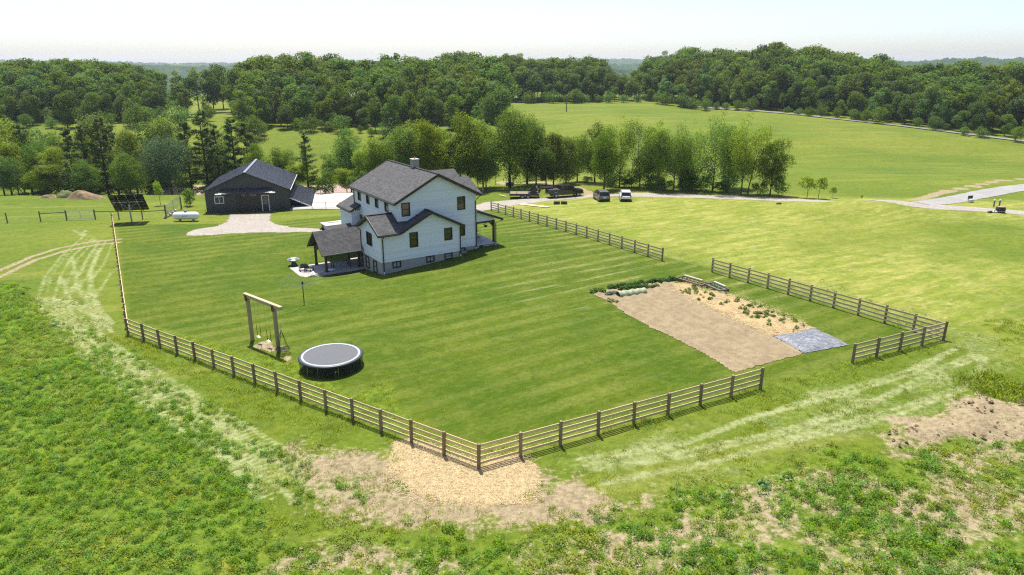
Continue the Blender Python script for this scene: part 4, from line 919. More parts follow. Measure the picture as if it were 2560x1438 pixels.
# ------------------------------------------------------------------ yard things
M['newwood'] = plain('new_timber', (.33, .255, .14), .8, .2, 3, streak=(3, 3, .6)); M['beamw'] = plain('beam_timber', (.42, .335, .2), .8, .2, 3)
sa, sb = at(631.5, 851), at(697, 878.5); sd_ = (sb - sa); SL = sd_.length; sw = thing('timber_swing_stand', sa, math.atan2(sd_.y, sd_.x), 'tall timber swing frame of two posts and one beam', 'swing frame')
SH = 3.62
for x in (0, SL): MB().bbox((x, 0, SH / 2 - .12), (.24, .24, SH + .0), .02).build('post', M['newwood'], sw)
MB().bbox((SL / 2 + .28, 0, SH + .06), (SL + 1.35, .27, .27), .02).build('beam', M['beamw'], sw)
m = MB(); [m.box(x - .14, x + .14, -.17, -.136, SH - .35, SH + .1) for x in (0, SL)]; m.build('bracket', M['bframe'], sw)
sw_rot = Matrix.Rotation(sw.rotation_euler.z, 3, 'Z')
for x, lb in ((SL * .3, 'left'), (SL * .68, 'right')):
    s_ = thing('swing', sa + sw_rot @ Vector((x, 0, 0)), sw.rotation_euler.z, f'white swing seat on thin chains, {lb} of the pair under the beam', 'swing', 'swings on the timber frame')
    m = MB(); m.loft([[(-.25, y, .62 + .5 * abs(y) * 0), (-.08, y, .54), (.08, y, .54), (.25, y, .62), (.08, y, .515), (-.08, y, .515)] for y in (-.09, .09)]); m.build('seat', M['trimw'], s_)
    for k in (-.25, .25):
        MB().tube([(k, 0, 1.45), (k, 0, SH - .05)], .008, 5).build('chain', M['galv'], s_); MB().tube([(k, 0, .6), (k, 0, 1.45)], .022, 6).build('sleeve', M['bframe'], s_)
ws = thing('web_swing', sa + sw_rot @ Vector((SL + .62, 0, 0)), sw.rotation_euler.z, 'round black web swing hanging from the beam end', 'swing')
MB().ring((0, 0, .45), .5, .03, 32, 8).build('ring', M['bframe'], ws)
m = MB(); [m.ring((0, 0, .44), r_, .01, 24, 4) for r_ in (.12, .24, .36)]; [m.tube([(0, 0, .44), (.49 * math.cos(a), .49 * math.sin(a), .45)], .01, 4) for a in np.arange(0, 6.28, .4)]; m.build('web', M['bframe'], ws)
m = MB(); [m.tube([(.5 * math.cos(a), .5 * math.sin(a), .45), (0, 0, 1.95)], .016, 5) for a in (.5, 2.07, 3.64, 5.2)]; m.build('rope', M['bframe'], ws)
MB().tube([(0, 0, 1.95), (0, 0, SH - .05)], .01, 5).build('chain', M['galv'], ws)
# trampoline
tl, trr = at(748, 906, 0), at(903, 906, 0); tc = at(826.5, 921); TR = 2.2; TH = .88
tp = thing('trampoline', g3(tc.x, tc.y + .35), R(8), 'large round trampoline with dark mat and pale edge ring', 'trampoline')
M['tmat'] = plain('trampoline_mat', (.07, .075, .085), .7, .15, 3); M['tpad'] = plain('pale_pad', (.34, .42, .43), .6, .3, 3); M['tedge'] = plain('navy_pad', (.035, .04, .05), .45, .3, 4)
MB().lathe([(1.9, .012), (1.2, -.005), (.6, -.02), (0, -.025)], 56, (0, 0, TH)).build('mat', M['tmat'], tp, True)
MB().lathe([(1.87, .03), (1.89, .045), (2.0, .045), (2.02, .03), (2.0, .0), (1.89, .0), (1.87, .03)], 56, (0, 0, TH)).build('edge_band', M['tpad'], tp, True)
MB().lathe([(2.01, .03), (2.06, .045), (2.16, .03), (2.23, -.06), (2.2, -.08), (2.1, -.03), (2.01, .0)], 56, (0, 0, TH)).build('spring_pad', M['tedge'], tp, True)
MB().ring((0, 0, TH - .05), 2.16, .03, 56, 8).build('rim', M['galv'], tp)
for k in range(6):
    a0 = k * math.pi / 3; pa = [(2.14 * math.cos(a0 + d_), 2.14 * math.sin(a0 + d_)) for d_ in (-.2, .2)]
    MB().tube([(*pa[0], TH - .06), (*pa[0], .0), (*pa[1], .0), (*pa[1], TH - .06)], .022, 6).build('leg', M['galv'], tp)
t = NT('skirt_mesh'); t.set(col=(.02, .022, .022), rough=.8); tn = t.new('ShaderNodeBsdfTransparent'); mx = t.new('ShaderNodeMixShader'); mx.inputs[0].default_value = .38; t.l.new(tn.outputs[0], mx.inputs[1]); t.l.new(t.b.outputs[0], mx.inputs[2]); t.l.new(mx.outputs[0], t.out.inputs['Surface']); M['net'] = t.m
MB().lathe([(2.17, -.05), (2.15, -.45), (2.13, -.86)], 56, (0, 0, TH)).build('skirt', M['net'], tp, True)
# rotary clothes dryer
cd = thing('clothes_dryer', at(760.5, 757.5), R(20), 'rotary clothes dryer with green lines on the lawn', 'clothes dryer')
MB().tube([(0, 0, -.2), (0, 0, 1.95)], .04, 8).build('pole', M['bframe'], cd); MB().lathe([(.07, 1.75), (.09, 1.8), (.09, 1.95), (.04, 2.02)], 10).build('hub', M['bframe'], cd)
for k in range(6): a = k * math.pi / 3; MB().tube([(0, 0, 1.85), (2.25 * math.cos(a), 2.25 * math.sin(a), 2.1)], .02, 5).build('arm', M['iron'], cd)
M['line'] = plain('green_line', (.2, .28, .12), .6, .1)
for j in range(6):
    r_ = .9 + j * .26; m = MB()
    pts = [(r_ * math.cos(k * math.pi / 3), r_ * math.sin(k * math.pi / 3), 1.86 + .25 * r_ / 2.25 + .01) for k in range(7)]; m.tube(pts, .009, 4); m.build('line', M['line'], cd)
# propane tank
pt_ = thing('propane_tank', at(467, 553), R(2), 'white propane tank on the grass left of the barn', 'tank')
pr = [(0, -1.9), (.25, -1.86), (.45, -1.7), (.55, -1.45), (.56, -1.2), (.56, 1.2), (.55, 1.45), (.45, 1.7), (.25, 1.86), (0, 1.9)]
o_ = MB(); o_.loft([[(z, r * math.cos(k * math.pi / 10), .82 + r * math.sin(k * math.pi / 10)) for k in range(20)] for r, z in pr], False); o_.build('body', plain('white_enamel', (.78, .78, .77), .3, .04), pt_, True)
MB().lathe([(.2, 1.34), (.2, 1.5), (.14, 1.58), (0, 1.6)], 14).build('valve_dome', plain('blue_dome', (.04, .1, .3), .4), pt_, True)
for x in (-.95, .95): MB().bbox((x, 0, .16), (.18, .7, .34), .03).build('foot', M['concrete'], pt_)
m = MB()                      # small maker's mark on the side
m.beam((-.35, -.575, .86), (.35, -.575, .86), .01, .05); m.build('lettering', plain('blue_print', (.05, .1, .25)), pt_)
# solar tracker
so = thing('solar_tracker', at(330, 557), R(14), 'pole-mounted solar panel array seen from behind', 'solar panel')
MB().tube([(0, 0, -.5), (0, 0, 2.75)], .11, 10).build('pole', M['galv'], so)
tilt = Matrix.Translation((0, .05, 2.95)) @ Matrix.Rotation(R(-47), 4, 'X')
M['pv'] = plain('black_panel', (.012, .012, .015), .35, .2); M['pvf'] = plain('panel_frame', (.02, .02, .022), .4, .2)
for i in range(4):
    for j in range(3): 
        b_ = MB().box(-2.3 + i * 1.15 + .02, -1.15 + i * 1.15 - .02, -1.9 + j * 1.27 + .02, -.63 + j * 1.27 - .02, 0, .05, tilt).build('panel', M['pv'], so)
m = MB()
for y in (-.9, .9): m.add(*(lambda q: (q.v, q.f))(MB().box(-2.2, 2.2, y - .05, y + .05, -.12, -.02, tilt)))
for x in (-1.5, 0, 1.5): m.add(*(lambda q: (q.v, q.f))(MB().box(x - .05, x + .05, -1.8, 1.8, -.22, -.125, tilt)))
m.build('rack', M['pvf'], so)
m = MB(); m.tube([(0, 0, 2.0), (-1.2, -.25, 3.05)], .04, 6); m.tube([(0, 0, 2.0), (1.2, -.25, 3.05)], .04, 6); m.beam((-2.0, -.28, 3.1), (2.0, -.28, 3.1), .08, .08); m.build('strut', M['galv'], so)
# spoil heaps
def heap(label, px, py, sx, sy, h, mat):
    n = 22; p = at(px, py); X, Y = np.meshgrid(np.linspace(-1.15, 1.15, n), np.linspace(-1.15, 1.15, n)); r_ = np.hypot(X, Y)
    Z = h * np.clip(1 - r_ ** 2, -.25, 1) * (1 + .35 * wob(X * 3 + px, Y * 3, 1., 2)) + .12 * h * wob(X * 8, Y * 8 + px, 1., 5)
    gx_ = X * sx + p.x; gy_ = Y * sy + p.y; Zg = hz(gx_, gy_) - p.z
    id_ = np.arange(n * n).reshape(n, n); F = np.stack([id_[:-1, :-1], id_[:-1, 1:], id_[1:, 1:], id_[1:, :-1]], -1).reshape(-1, 4)
    o = bpy.data.objects.new('soil_heap', np_mesh('soil_heap', np.stack([X.ravel() * sx, Y.ravel() * sy, (Z + Zg - .1).ravel()], 1), F, mat, smooth=True)); COL.objects.link(o); o.location = p
    return tag(o, label, 'soil heap', 'spoil heaps in the left paddock')
M['spoil'] = granular('spoil_soil', (.16, .112, .062), (.3, .22, .13), 1.5, 8, .8); M['weedy'] = granular('weedy_soil', (.07, .12, .03), (.22, .17, .1), 1.2, 7, .8)
heap('low brown soil heap, leftmost of the three in the paddock', 124, 495, 1.9, 1.1, .7, M['spoil']); heap('weedy middle soil heap with grass on it', 166, 494, 2.0, 1.5, 1.5, M['weedy']); heap('largest bare brown soil heap, nearest the solar panel', 215, 497, 3.6, 1.9, 1.5, M['spoil'])
# yellow marker flags
for px, py, lb in ((519, 826, 'small yellow marker flag on the lawn near the left fence'), (839, 946, 'small yellow marker flag beside the trampoline'), (1112, 1046, 'small yellow marker flag on the lawn behind the straw patch')):
    f_ = thing('marker_flag', at(px, py), rng.uniform(0, 3), lb, 'flag'); MB().tube([(0, 0, -.05), (0, 0, .5)], .006, 4).build('stick', M['galv'], f_); MB().box(0, .14, -.004, .004, .38, .5).build('flag', plain('yellow_flag', (.8, .5, .02)), f_)

# ------------------------------------------------------------------ garden
rowdir = (at(*Z5(1420, 992)) - at(*Z5(260, 345))).normalized(); rn = Vector((-rowdir.y, rowdir.x, 0))
def ridge_rows(X, Y): d = X * rn.x + Y * rn.y; return .055 * np.sin(d * 2 * np.pi / .8) * (1 + .4 * wob(X, Y, 1.5, 3))
tag(sheet('garden_soil', SOIL, .14, M['soil'], .11, .12, .06, .5, ridge_rows), 'freshly tilled brown garden soil', 'garden bed', kind='structure')
t = NT('straw_mulch_mat'); n1 = t.noise(9, 5, .75, t.mapv(t.pos(), (1, 2.2, 1), (0, 0, .6))); n2 = t.noise(.8, 4, .6)
c = t.mix(t.ramp(n1, .3, .7), (.23, .165, .078), (.45, .345, .185)); t.set(col=t.mix(t.math('MULTIPLY', t.ramp(n2, .55, .72), .7), c, (.3, .2, .11)), rough=.95, spec=.1); t.bump(n1, .8, .04); M['straw'] = t.m
tag(sheet('straw_bed', MULCH, .14, M['straw'], .12, .2, .08, .5), 'strip of pale straw mulch over the planting rows', 'mulch', kind='structure')
M['plastic'] = (lambda t: (t.set(col=t.mix(t.ramp(t.noise(2.8, 6, .75, t.mapv(t.pos(), (1, 1.8, 1), (0, 0, .5)), dist=1.5), .4, .66), (.085, .09, .1), (.29, .295, .305)), rough=.28, spec=.6), t.bump(t.noise(4.5, 5, .65, dist=.8), .7, .05), t.m)[2])(NT('black_plastic'))
PLAS = pw([Z5(*q) for q in ((1755, 658), (1900, 640), (2120, 586), (2290, 660), (2455, 742), (2300, 775), (2050, 820), (1900, 735))])
tag(sheet('plastic_sheet', PLAS, .12, M['plastic'], .15, .04, .05, .5), 'crinkled dark plastic ground sheet at the garden corner', 'plastic sheet')
def veg_mesh(r, h, n, size, mat, up=.6):
    C_ = rng.normal(size=(n, 3)); C_ /= np.linalg.norm(C_, axis=1, keepdims=True); C_[:, 2] = np.abs(C_[:, 2]); k = rng.uniform(.35, 1, (n, 1)) ** .5
    P_ = C_ * k * (r, r, h); V, F = leaf_quads(P_, C_ * (1, 1, 1) + rng.normal(size=(n, 3)) * .5 + (0, 0, up), rng.uniform(.6, 1.3, n) * size); return np_mesh('foliage', V, F, mat)
M['dkveg'] = leafmat('dark_crop_leaf', (.045, .11, .02), (.07, .15, .03), (.12, .2, .05), .35); M['ltveg'] = leafmat('lettuce_leaf', (.09, .19, .02), (.13, .24, .03), (.2, .3, .05), .35); M['blveg'] = leafmat('cabbage_leaf', (.06, .12, .09), (.09, .15, .12), (.14, .2, .16), .15)
VM = {k: [veg_mesh(r, h, n, s, M[k]) for _ in range(3)] for k, r, h, n, s in (('dkveg', .38, .42, 170, .15), ('ltveg', .3, .28, 90, .15), ('blveg', .28, .25, 70, .17), ('plant', .26, .3, 80, .12))}
STEM = MB().tube([(0, 0, -.05), (0, 0, .25)], .015, 5).mesh('stem', M['plant'])
def plant(px, py, k, s, label, group):
    p = at(px, py); o = thing({'dkveg': 'leafy_crop_plant', 'ltveg': 'lettuce_plant', 'blveg': 'cabbage_plant', 'plant': 'vegetable_seedling'}[k], p, rng.uniform(0, 6), label, 'plant', group); o.location.z += .1 if k != 'plant' else .14
    o.scale = (s, s, s * rng.uniform(.85, 1.15)); child('foliage', VM[k][rng.integers(3)], o); child('stem', STEM, o); return o
for i in range(30):
    f_ = i / 29; plant(*Z5(275 + 590 * f_, 226 - 75 * f_ + rng.uniform(-5, 5)), 'dkveg', rng.uniform(.65, .95), 'dark green leafy plant in the long row at the garden top', 'dark leafy row at the garden top')
for i in range(9): f_ = i / 8; plant(*Z5(370 + 230 * f_, 245 - 25 * f_), 'dkveg', rng.uniform(.75, .95), 'dark green leafy plant in the short second row behind the pale row cover', 'short second row of leafy plants')
for i in range(9): plant(*Z5(108 + 14 * i, 268 - rng.uniform(0, 22)), 'ltveg', rng.uniform(.8, 1.2), 'yellow green lettuce at the top left garden corner', 'lettuces at the garden corner')
for i in range(7): plant(*Z5(245 + 12 * i, 296 - rng.uniform(0, 18)), 'blveg', rng.uniform(.8, 1.1), 'blue green cabbage at the end of the row cover', 'cabbages beside the row cover')
for i in range(12): plant(*Z5(610 + 9.5 * i, 228 - 1.5 * i + rng.uniform(-3, 3)), 'plant', rng.uniform(.6, .8), 'thin onion-like seedling between row cover and straw', 'seedlings beside the row cover')
cnt = 0; tries = 0
while cnt < 100 and tries < 4000:
    tries += 1; f_ = rng.uniform(); x = 960 + 1110 * f_ + rng.normal() * 60; y = 232 + 365 * f_ ** 1.05 + rng.normal() * 34
    if wob(np.array(x / 40), np.array(y / 25), .6, 3) < -.15: continue
    q_ = at(*Z5(x, y))
    if sdf(np.array([q_.x]), np.array([q_.y]), MULCH)[0] > -.15: continue
    plant(*Z5(x, y), 'plant', rng.uniform(.4, .85), 'young green plant growing through the straw bed', 'plants in the straw bed'); cnt += 1
for i, (x, y) in enumerate(((262, 343), (285, 347), (310, 352), (340, 362))): plant(*Z5(x, y), 'plant', .7, 'lone small weed at the upper left edge of the tilled soil', 'weeds at the soil edge')
rc0, rc1 = at(*Z5(345, 300)), at(*Z5(590, 262)); rc = thing('row_cover', rc0, math.atan2((rc1 - rc0).y, (rc1 - rc0).x), 'low pale fabric row cover tunnel over a vegetable row', 'row cover')
Lr = (rc1 - rc0).length; n_ = 16
M['fleece'] = plain('fleece', (.26, .3, .17), .7, .25, 2)
MB().loft([[(Lr * i / n_, (.42 + .04 * math.sin(i * 2.1)) * math.cos(a), .06 + (.42 + .05 * math.sin(i * 1.7)) * math.sin(a)) for a in np.linspace(0, math.pi, 11)] for i in range(n_ + 1)], False).build('cover', M['fleece'], rc, True)
m = MB(); [m.tube([(Lr * i / 4, .44 * math.cos(a), .05 + .47 * math.sin(a)) for a in np.linspace(0, math.pi, 9)], .012, 5) for i in range(5)]; m.build('hoop', M['galv'], rc)
for k, (a, b, lb) in enumerate((((885, 150), (1120, 212), 'grey timber raised bed frame at the top of the garden, left one'), ((1140, 205), (1285, 262), 'grey timber raised bed frame at the top of the garden, right one'))):
    p, q_ = at(*Z5(*a)), at(*Z5(*b)); d_ = q_ - p; L_ = d_.length; rb = thing('raised_bed', p, math.atan2(d_.y, d_.x), lb, 'raised bed')
    for y in (-.1, .95): MB().bbox((L_ / 2, y, .16), (L_, .06, .3), .01).build('side_board', M['oldwood'], rb)
    for x in (.03, L_ - .03): MB().bbox((x, .425, .16), (.06, .98, .28), .01).build('end_board', M['oldwood'], rb)
    MB().box(.07, L_ - .07, -.06, .91, .0, .2).build('soil', M['plastic'] if k else M['soil'], rb)
    for i in range(7): child('foliage', VM['plant'][i % 3], rb, (.4 + i * (L_ - .8) / 6, .42, .18), (0, 0, i), (.7, .7, .7))
    MB().bbox((L_ * .35, 1.08, .34), (L_ * .7, .2, .06), .01, ).build('cap_board', M['concrete'], rb)

# ------------------------------------------------------------------ vehicles and clutter by the drive
t = NT('black_paint'); t.set(col=(.012, .013, .016), rough=.25, spec=.5, coat=.6); M['blackpaint'] = t.m
t = NT('white_paint'); t.set(col=(.72, .73, .74), rough=.3, coat=.4); M['whitepaint'] = t.m
t = NT('grey_paint'); t.set(col=(.16, .165, .17), rough=.3, metal=.3, coat=.4); M['greypaint'] = t.m
t = NT('car_glass'); t.set(col=(.015, .017, .02), rough=.05, spec=.8); M['cglass'] = t.m
M['tyre'] = plain('tyre_rubber', (.02, .02, .02), .85, .2); M['tail'] = plain('tail_lamp', (.35, .015, .01), .25, .1); M['rim'] = plain('wheel_rim', (.35, .36, .37), .35, .1, metal=.8); M['chrome'] = plain('chrome', (.6, .61, .62), .2, .05, metal=.9)
def wheel(par, x, y, r, w, side, n=1):
    m = MB()
    m.loft([[(x + rr * math.cos(a), y + t_, r + rr * math.sin(a)) for a in np.linspace(0, 2 * math.pi, 20, endpoint=False)] for rr, t_ in ((r * .6, -w / 2), (r * .93, -w / 2), (r, -w * .3), (r, w * .3), (r * .93, w / 2), (r * .6, w / 2))], True)
    wo = m.build('wheel', M['tyre'], par, False)
    m = MB(); m.loft([[(x + rr * math.cos(a), y + side * (w / 2 + o_), r + rr * math.sin(a)) for a in np.linspace(0, 2 * math.pi, 16, endpoint=False)] for rr, o_ in ((r * .58, .004), (r * .5, .03), (r * .3, .0), (r * .16, .05))], True); m.build('rim', M['rim'], wo)
def loft_body(st, name, mat, par, smooth=True):
    """stations (x, half width, z0, z1, corner) along the car"""
    rings = []
    for x, hw_, z0, z1, b in st:
        b = min(b, hw_ * .8, (z1 - z0) * .45)
        rings.append([(x, -hw_ + b * .5, z0), (x, hw_ - b * .5, z0), (x, hw_, z0 + b), (x, hw_ * .99, z1 - b), (x, hw_ - b, z1), (x, -hw_ + b, z1), (x, -hw_ * .99, z1 - b), (x, -hw_, z0 + b)])
    return MB().loft(rings, True).build(name, mat, par, False)
def suv(px, py, rz, paint, label, L=4.75, Wd=1.9, Hh=1.7):
    p = at(px, py); c_ = thing('parked_car', p, rz, label, 'car'); w2 = Wd / 2      # nose towards +x
    loft_body([(-L / 2, w2 * .86, .42, .95, .1), (-L / 2 + .12, w2 * .96, .3, 1.05, .1), (-L / 2 + .6, w2, .26, 1.08, .08), (L / 2 - 1.5, w2, .26, 1.06, .08), (L / 2 - .5, w2 * .97, .28, .98, .12), (L / 2 - .08, w2 * .88, .32, .82, .14), (L / 2, w2 * .75, .38, .7, .1)], 'body', M[paint], c_)
    loft_body([(-L / 2 + .1, w2 * .84, 1.02, 1.08, .02), (-L / 2 + .42, w2 * .78, 1.02, Hh - .08, .1), (-L / 2 + .8, w2 * .78, 1.02, Hh, .12), (.1, w2 * .78, 1.02, Hh, .12), (.55, w2 * .78, 1.02, Hh - .1, .12), (1.25, w2 * .84, 1.0, 1.08, .02)], 'cabin', M['cglass'], c_)
    loft_body([(-L / 2 + .36, w2 * .74, Hh - .09, Hh - .02, .03), (-L / 2 + .8, w2 * .76, Hh - .05, Hh + .02, .03), (.1, w2 * .76, Hh - .05, Hh + .02, .03), (.5, w2 * .74, Hh - .12, Hh - .06, .03)], 'roof', M[paint], c_)
    for s in (-1, 1):
        for a, b in (((-L / 2 + .12, s * w2 * .85, 1.06), (-L / 2 + .46, s * w2 * .765, Hh - .04)), ((-.55, s * w2 * .86, 1.05), (-.6, s * w2 * .77, Hh - .04)), ((1.22, s * w2 * .85, 1.06), (.52, s * w2 * .765, Hh - .08))): MB().beam(a, b, .09, .09).build('pillar', M[paint], c_)
        for x in (-L / 2 + .85, L / 2 - .95): wheel(c_, x, s * (w2 - .1), .35, .24, s)
        MB().bbox((-L / 2 + .04, s * w2 * .78, .93), (.1, .3, .17), .03).build('tail_light', M['tail'], c_)
        MB().bbox((L / 2 - .12, s * w2 * .68, .72), (.14, .34, .14), .04).build('headlight', M['chrome'], c_)
        MB().bbox((.95, s * (w2 + .1), 1.08), (.12, .2, .14), .04).build('mirror', M[paint], c_)
        MB().beam((-1.4, s * w2 * .68, Hh + .06), (.2, s * w2 * .68, Hh + .06), .04, .04).build('roof_rail', M['chrome'], c_)
    MB().bbox((-L / 2 - .02, 0, .45), (.16, Wd * .9, .26), .05).build('bumper', M['bframe'], c_)
    MB().bbox((-L / 2 - .015, 0, .8), (.06, .42, .14), .01).build('number_plate', M['trimw'], c_)
    return c_
suv(1503, 500, R(96), 'greypaint', 'grey minivan parked on the grass edge, seen from behind', 4.9, 1.98, 1.74)
suv(1563, 500, R(84), 'whitepaint', 'white suv parked on the grass, right of the grey minivan', 4.6, 1.9, 1.66)
# pickup truck
ta = at(1378, 494); tb = at(1444, 490); td = tb - ta; tk = thing('pickup_truck', (ta + tb) / 2, math.atan2(td.y, td.x) + R(6), 'black crew-cab pickup truck hitched to the flatbed trailer', 'truck')
tk.location.z = float(hz(tk.location.x, tk.location.y)) + .05
loft_body([(-3.2, .98, .62, 1.3, .06), (-3.1, 1.0, .55, 1.36, .06), (-1.05, 1.0, .5, 1.36, .06), (-1.0, 1.0, .45, 1.3, .06), (1.3, 1.0, .45, 1.32, .08), (1.9, .98, .5, 1.3, .1), (3.0, .95, .5, 1.22, .12), (3.15, .88, .55, 1.12, .1)], 'body', M['blackpaint'], tk)
MB().box(-3.0, -1.15, -.8, .8, 1.3, 1.372).build('bed_liner', M['tyre'], tk)
loft_body([(-1.05, .86, 1.28, 1.4, .03), (-.9, .8, 1.28, 1.92, .1), (-.5, .8, 1.28, 2.0, .12), (.9, .8, 1.28, 1.98, .12), (1.25, .82, 1.28, 1.82, .1), (1.85, .9, 1.28, 1.34, .03)], 'cabin', M['cglass'], tk)
loft_body([(-.95, .78, 1.88, 1.96, .03), (-.5, .8, 1.94, 2.04, .04), (.9, .8, 1.92, 2.02, .04), (1.2, .76, 1.8, 1.88, .03)], 'roof', M['blackpaint'], tk)
for s in (-1, 1):
    for a, b in (((-1.02, s * .88, 1.34), (-.9, s * .79, 1.95)), ((.2, s * .9, 1.32), (.18, s * .8, 1.97)), ((1.8, s * .9, 1.34), (1.2, s * .8, 1.86))): MB().beam(a, b, .1, .1).build('pillar', M['blackpaint'], tk)
    wheel(tk, 2.15, s * .92, .42, .28, s); wheel(tk, -2.0, s * 1.02, .42, .42, s)
    m = MB(); m.loft([[(-2.0 + (.5 + o_) * math.cos(a), s * y, .42 + (.5 + o_) * math.sin(a)) for a in np.linspace(0, math.pi, 10)] for y, o_ in ((.98, .1), (1.2, .08), (1.24, .0), (1.22, -.03))], False); m.build('flared_wing', M['greypaint'], tk)
    MB().bbox((1.35, s * 1.2, 1.45), (.14, .26, .34), .04).build('mirror', M['bframe'], tk); MB().bbox((3.1, s * .72, 1.0), (.16, .3, .24), .04).build('headlight', M['chrome'], tk); MB().bbox((-3.2, s * .86, 1.08), (.06, .16, .34), .02).build('tail_light', M['tail'], tk)
MB().bbox((3.2, 0, .62), (.2, 1.9, .28), .06).build('bumper', M['chrome'], tk); MB().bbox((-3.28, 0, .62), (.18, 1.8, .2), .04).build('bumper', M['chrome'], tk); MB().bbox((3.16, 0, 1.0), (.06, 1.0, .3), .02).build('grille', M['bframe'], tk)
# gooseneck flatbed trailer
tr_end = at(1276, 495); tdir = (tk.location - tr_end); tdir.z = 0; tl_ = thing('flatbed_trailer', tr_end, math.atan2(tdir.y, tdir.x), 'long gooseneck flatbed trailer with wooden deck', 'trailer'); tl_.location.z = float(hz(tr_end.x, tr_end.y))
TL = tdir.length - 4.4; M['deck'] = wood('trailer_deck', (.2, .155, .11), (.27, .22, .16)); M['rust'] = plain('black_rust_steel', (.03, .022, .02), .7, .5, 4)
for k in range(9): bar('deck_plank', tl_, Vector((0, -1.12 + k * .28, .92)), Vector((TL, -1.12 + k * .28, .92)), 'deck', .26, .05)
for s in (-1, 1): MB().box(0, TL, *sorted((s * 1.26, s * 1.33)), .62, .95).build('side_rail', M['rust'], tl_)
m = MB(); [m.box(x - .05, x + .05, -1.25, 1.25, .7, .885) for x in np.arange(.3, TL, 1.2)]; m.build('cross_member', M['rust'], tl_)
MB().box(-.12, -.005, -1.3, 1.3, .55, .96).build('tail_board', M['rust'], tl_)
for x in (TL * .42, TL * .42 + 1.0):
    for s in (-1, 1): wheel(tl_, x, s * 1.0, .4, .36, s)
for x in (TL * .22, TL * .62): MB().beam((x, -1.3, .97), (x, 1.3, .97), .12, .05).build('ramp_bar', M['rust'], tl_)
m = MB(); [m.beam((TL - .1, s * .6, .8), (TL + .2, s * .6, 1.75), .18, .25) for s in (-1, 1)]; [m.beam((TL + .15, s * .6, 1.75), (TL + 2.4, s * .35, 1.85), .18, .25) for s in (-1, 1)]; m.tube([(TL + 2.3, 0, 1.85), (TL + 2.3, 0, 1.35)], .1, 8); m.build('gooseneck', M['rust'], tl_)
tbx = MB(); tbx.loft([[(TL - .7, y, z) for y, z in ((-1.0, .97), (1.0, .97), (1.15, 1.9), (-1.15, 1.9))], [(TL + .35, y, z) for y, z in ((-.9, 1.25), (.9, 1.25), (1.15, 2.0), (-1.15, 2.0))]], True); 
bk = thing('loader_bucket', tl_.location + Matrix.Rotation(tl_.rotation_euler.z, 3, 'Z') @ Vector((TL - 1.3, 0, .95)), tl_.rotation_euler.z, 'black steel bucket attachment riding on the front of the trailer', 'bucket')
MB().prism([(-.6, 0), (.55, 0), (.85, .25), (.85, 1.0), (.75, 1.0), (.72, .3), (.5, .1), (-.6, .08)], -1.05, 1.05, 'y').build('shell', M['rust'], bk)
for s in (-1.05, 1.03): MB().prism([(-.6, .02), (.6, .05), (.85, .28), (.8, 1.0), (.4, .9)], s, s + .03, 'y').build('side_plate', M['rust'], bk)
m = MB(); m.box(.86, 1.0, -.6, .6, .3, .85); m.tube([(.95, -.9, 1.05), (.95, .9, 1.05)], .06, 8); m.build('mount', M['rust'], bk)
# blocks, boards, barrel, feeder
b0 = at(1392, 511)
for k, (dx, lb) in enumerate(((0, 'dark grey concrete block on the grass, left of the pair'), (1.15, 'dark grey concrete block on the grass, right of the pair'))):
    cb = thing('concrete_block', g3(b0.x + dx, b0.y - .1 * dx), R(-8), lb, 'block'); MB().bbox((0, 0, .25), (1.0, .6, .56), .04).build('block', plain(f'dark_block{k}', (.09, .09, .085), .9, .4, 5), cb); MB().box(-.3, .3, -.34, -.301, .12, .4).build('recess_shade', M['rust'], cb)  # dark plate on each block face stands in for the shade of a hollow
def lumber(px, py, qx, qy, lb, n=1, mat='board', w=.25):
    p, q_ = at(px, py), at(qx, qy); d = q_ - p; o = thing('lumber', p, 0, lb, 'lumber')
    nn_ = Vector((-d.y, d.x, 0)).normalized() * .3
    for k in range(n): bar('board', o, nn_ * k + Vector((0, 0, .09)), d + nn_ * k + Vector((0, 0, .09)), mat, w, .1)
lumber(1297, 512.5, 1368, 520, 'pale boards lying on the grass beside the drive', 3, 'board', .28); lumber(1248, 489, 1266, 493, 'single pale board on the grass left of the trailer')
lumber(1308, 459, 1315, 463, 'short pale board beside the barrel'); lumber(1195, 466, 1226, 467, 'pale beam lying behind the house corner')
bl_ = thing('grey_barrel', at(1274, 465), R(10), 'grey barrel lying on its side near the saplings', 'barrel'); MB().loft([[(x, .42 * k * math.cos(a), .42 + .42 * k * math.sin(a)) for a in np.linspace(0, 6.283, 16, endpoint=False)] for x, k in ((-.75, .92), (-.7, 1), (-.1, 1), (-.05, 1.04), (.05, 1.04), (.1, 1), (.7, 1), (.75, .92))], True).build('drum', plain('drum_grey', (.1, .13, .15), .5), bl_)
MB().ring((0, 0, 0), .3, .02, 16, 5).build('end_ring', M['rust'], bl_, loc=(.76, 0, .42)).rotation_euler = (0, R(90), 0)
fd = thing('wood_boiler', at(1358, 452), 0, 'rusty outdoor boiler tank with a small roof behind the truck', 'boiler'); M['rustred'] = plain('rusty_red', (.11, .045, .03), .8, .4, 4, bump=.3)
MB().lathe([(0, 0), (.65, 0), (.68, .1), (.68, 2.1), (.55, 2.35), (0, 2.4)], 16).build('tank', M['rustred'], fd); m = MB(); [m.box(1.2 + x, 1.3 + x, y - .05, y + .05, 0, 2.6) for x in (0, 1.2) for y in (-.7, .7)]; m.build('post', M['rustred'], fd)
MB().bbox((1.0, 0, 2.68), (3.6, 2.0, .1), .03).build('roof', M['rust'], fd); MB().bbox((1.9, 0, 1.0), (1.0, 1.1, 1.2), .05).build('crate', M['rust'], fd)
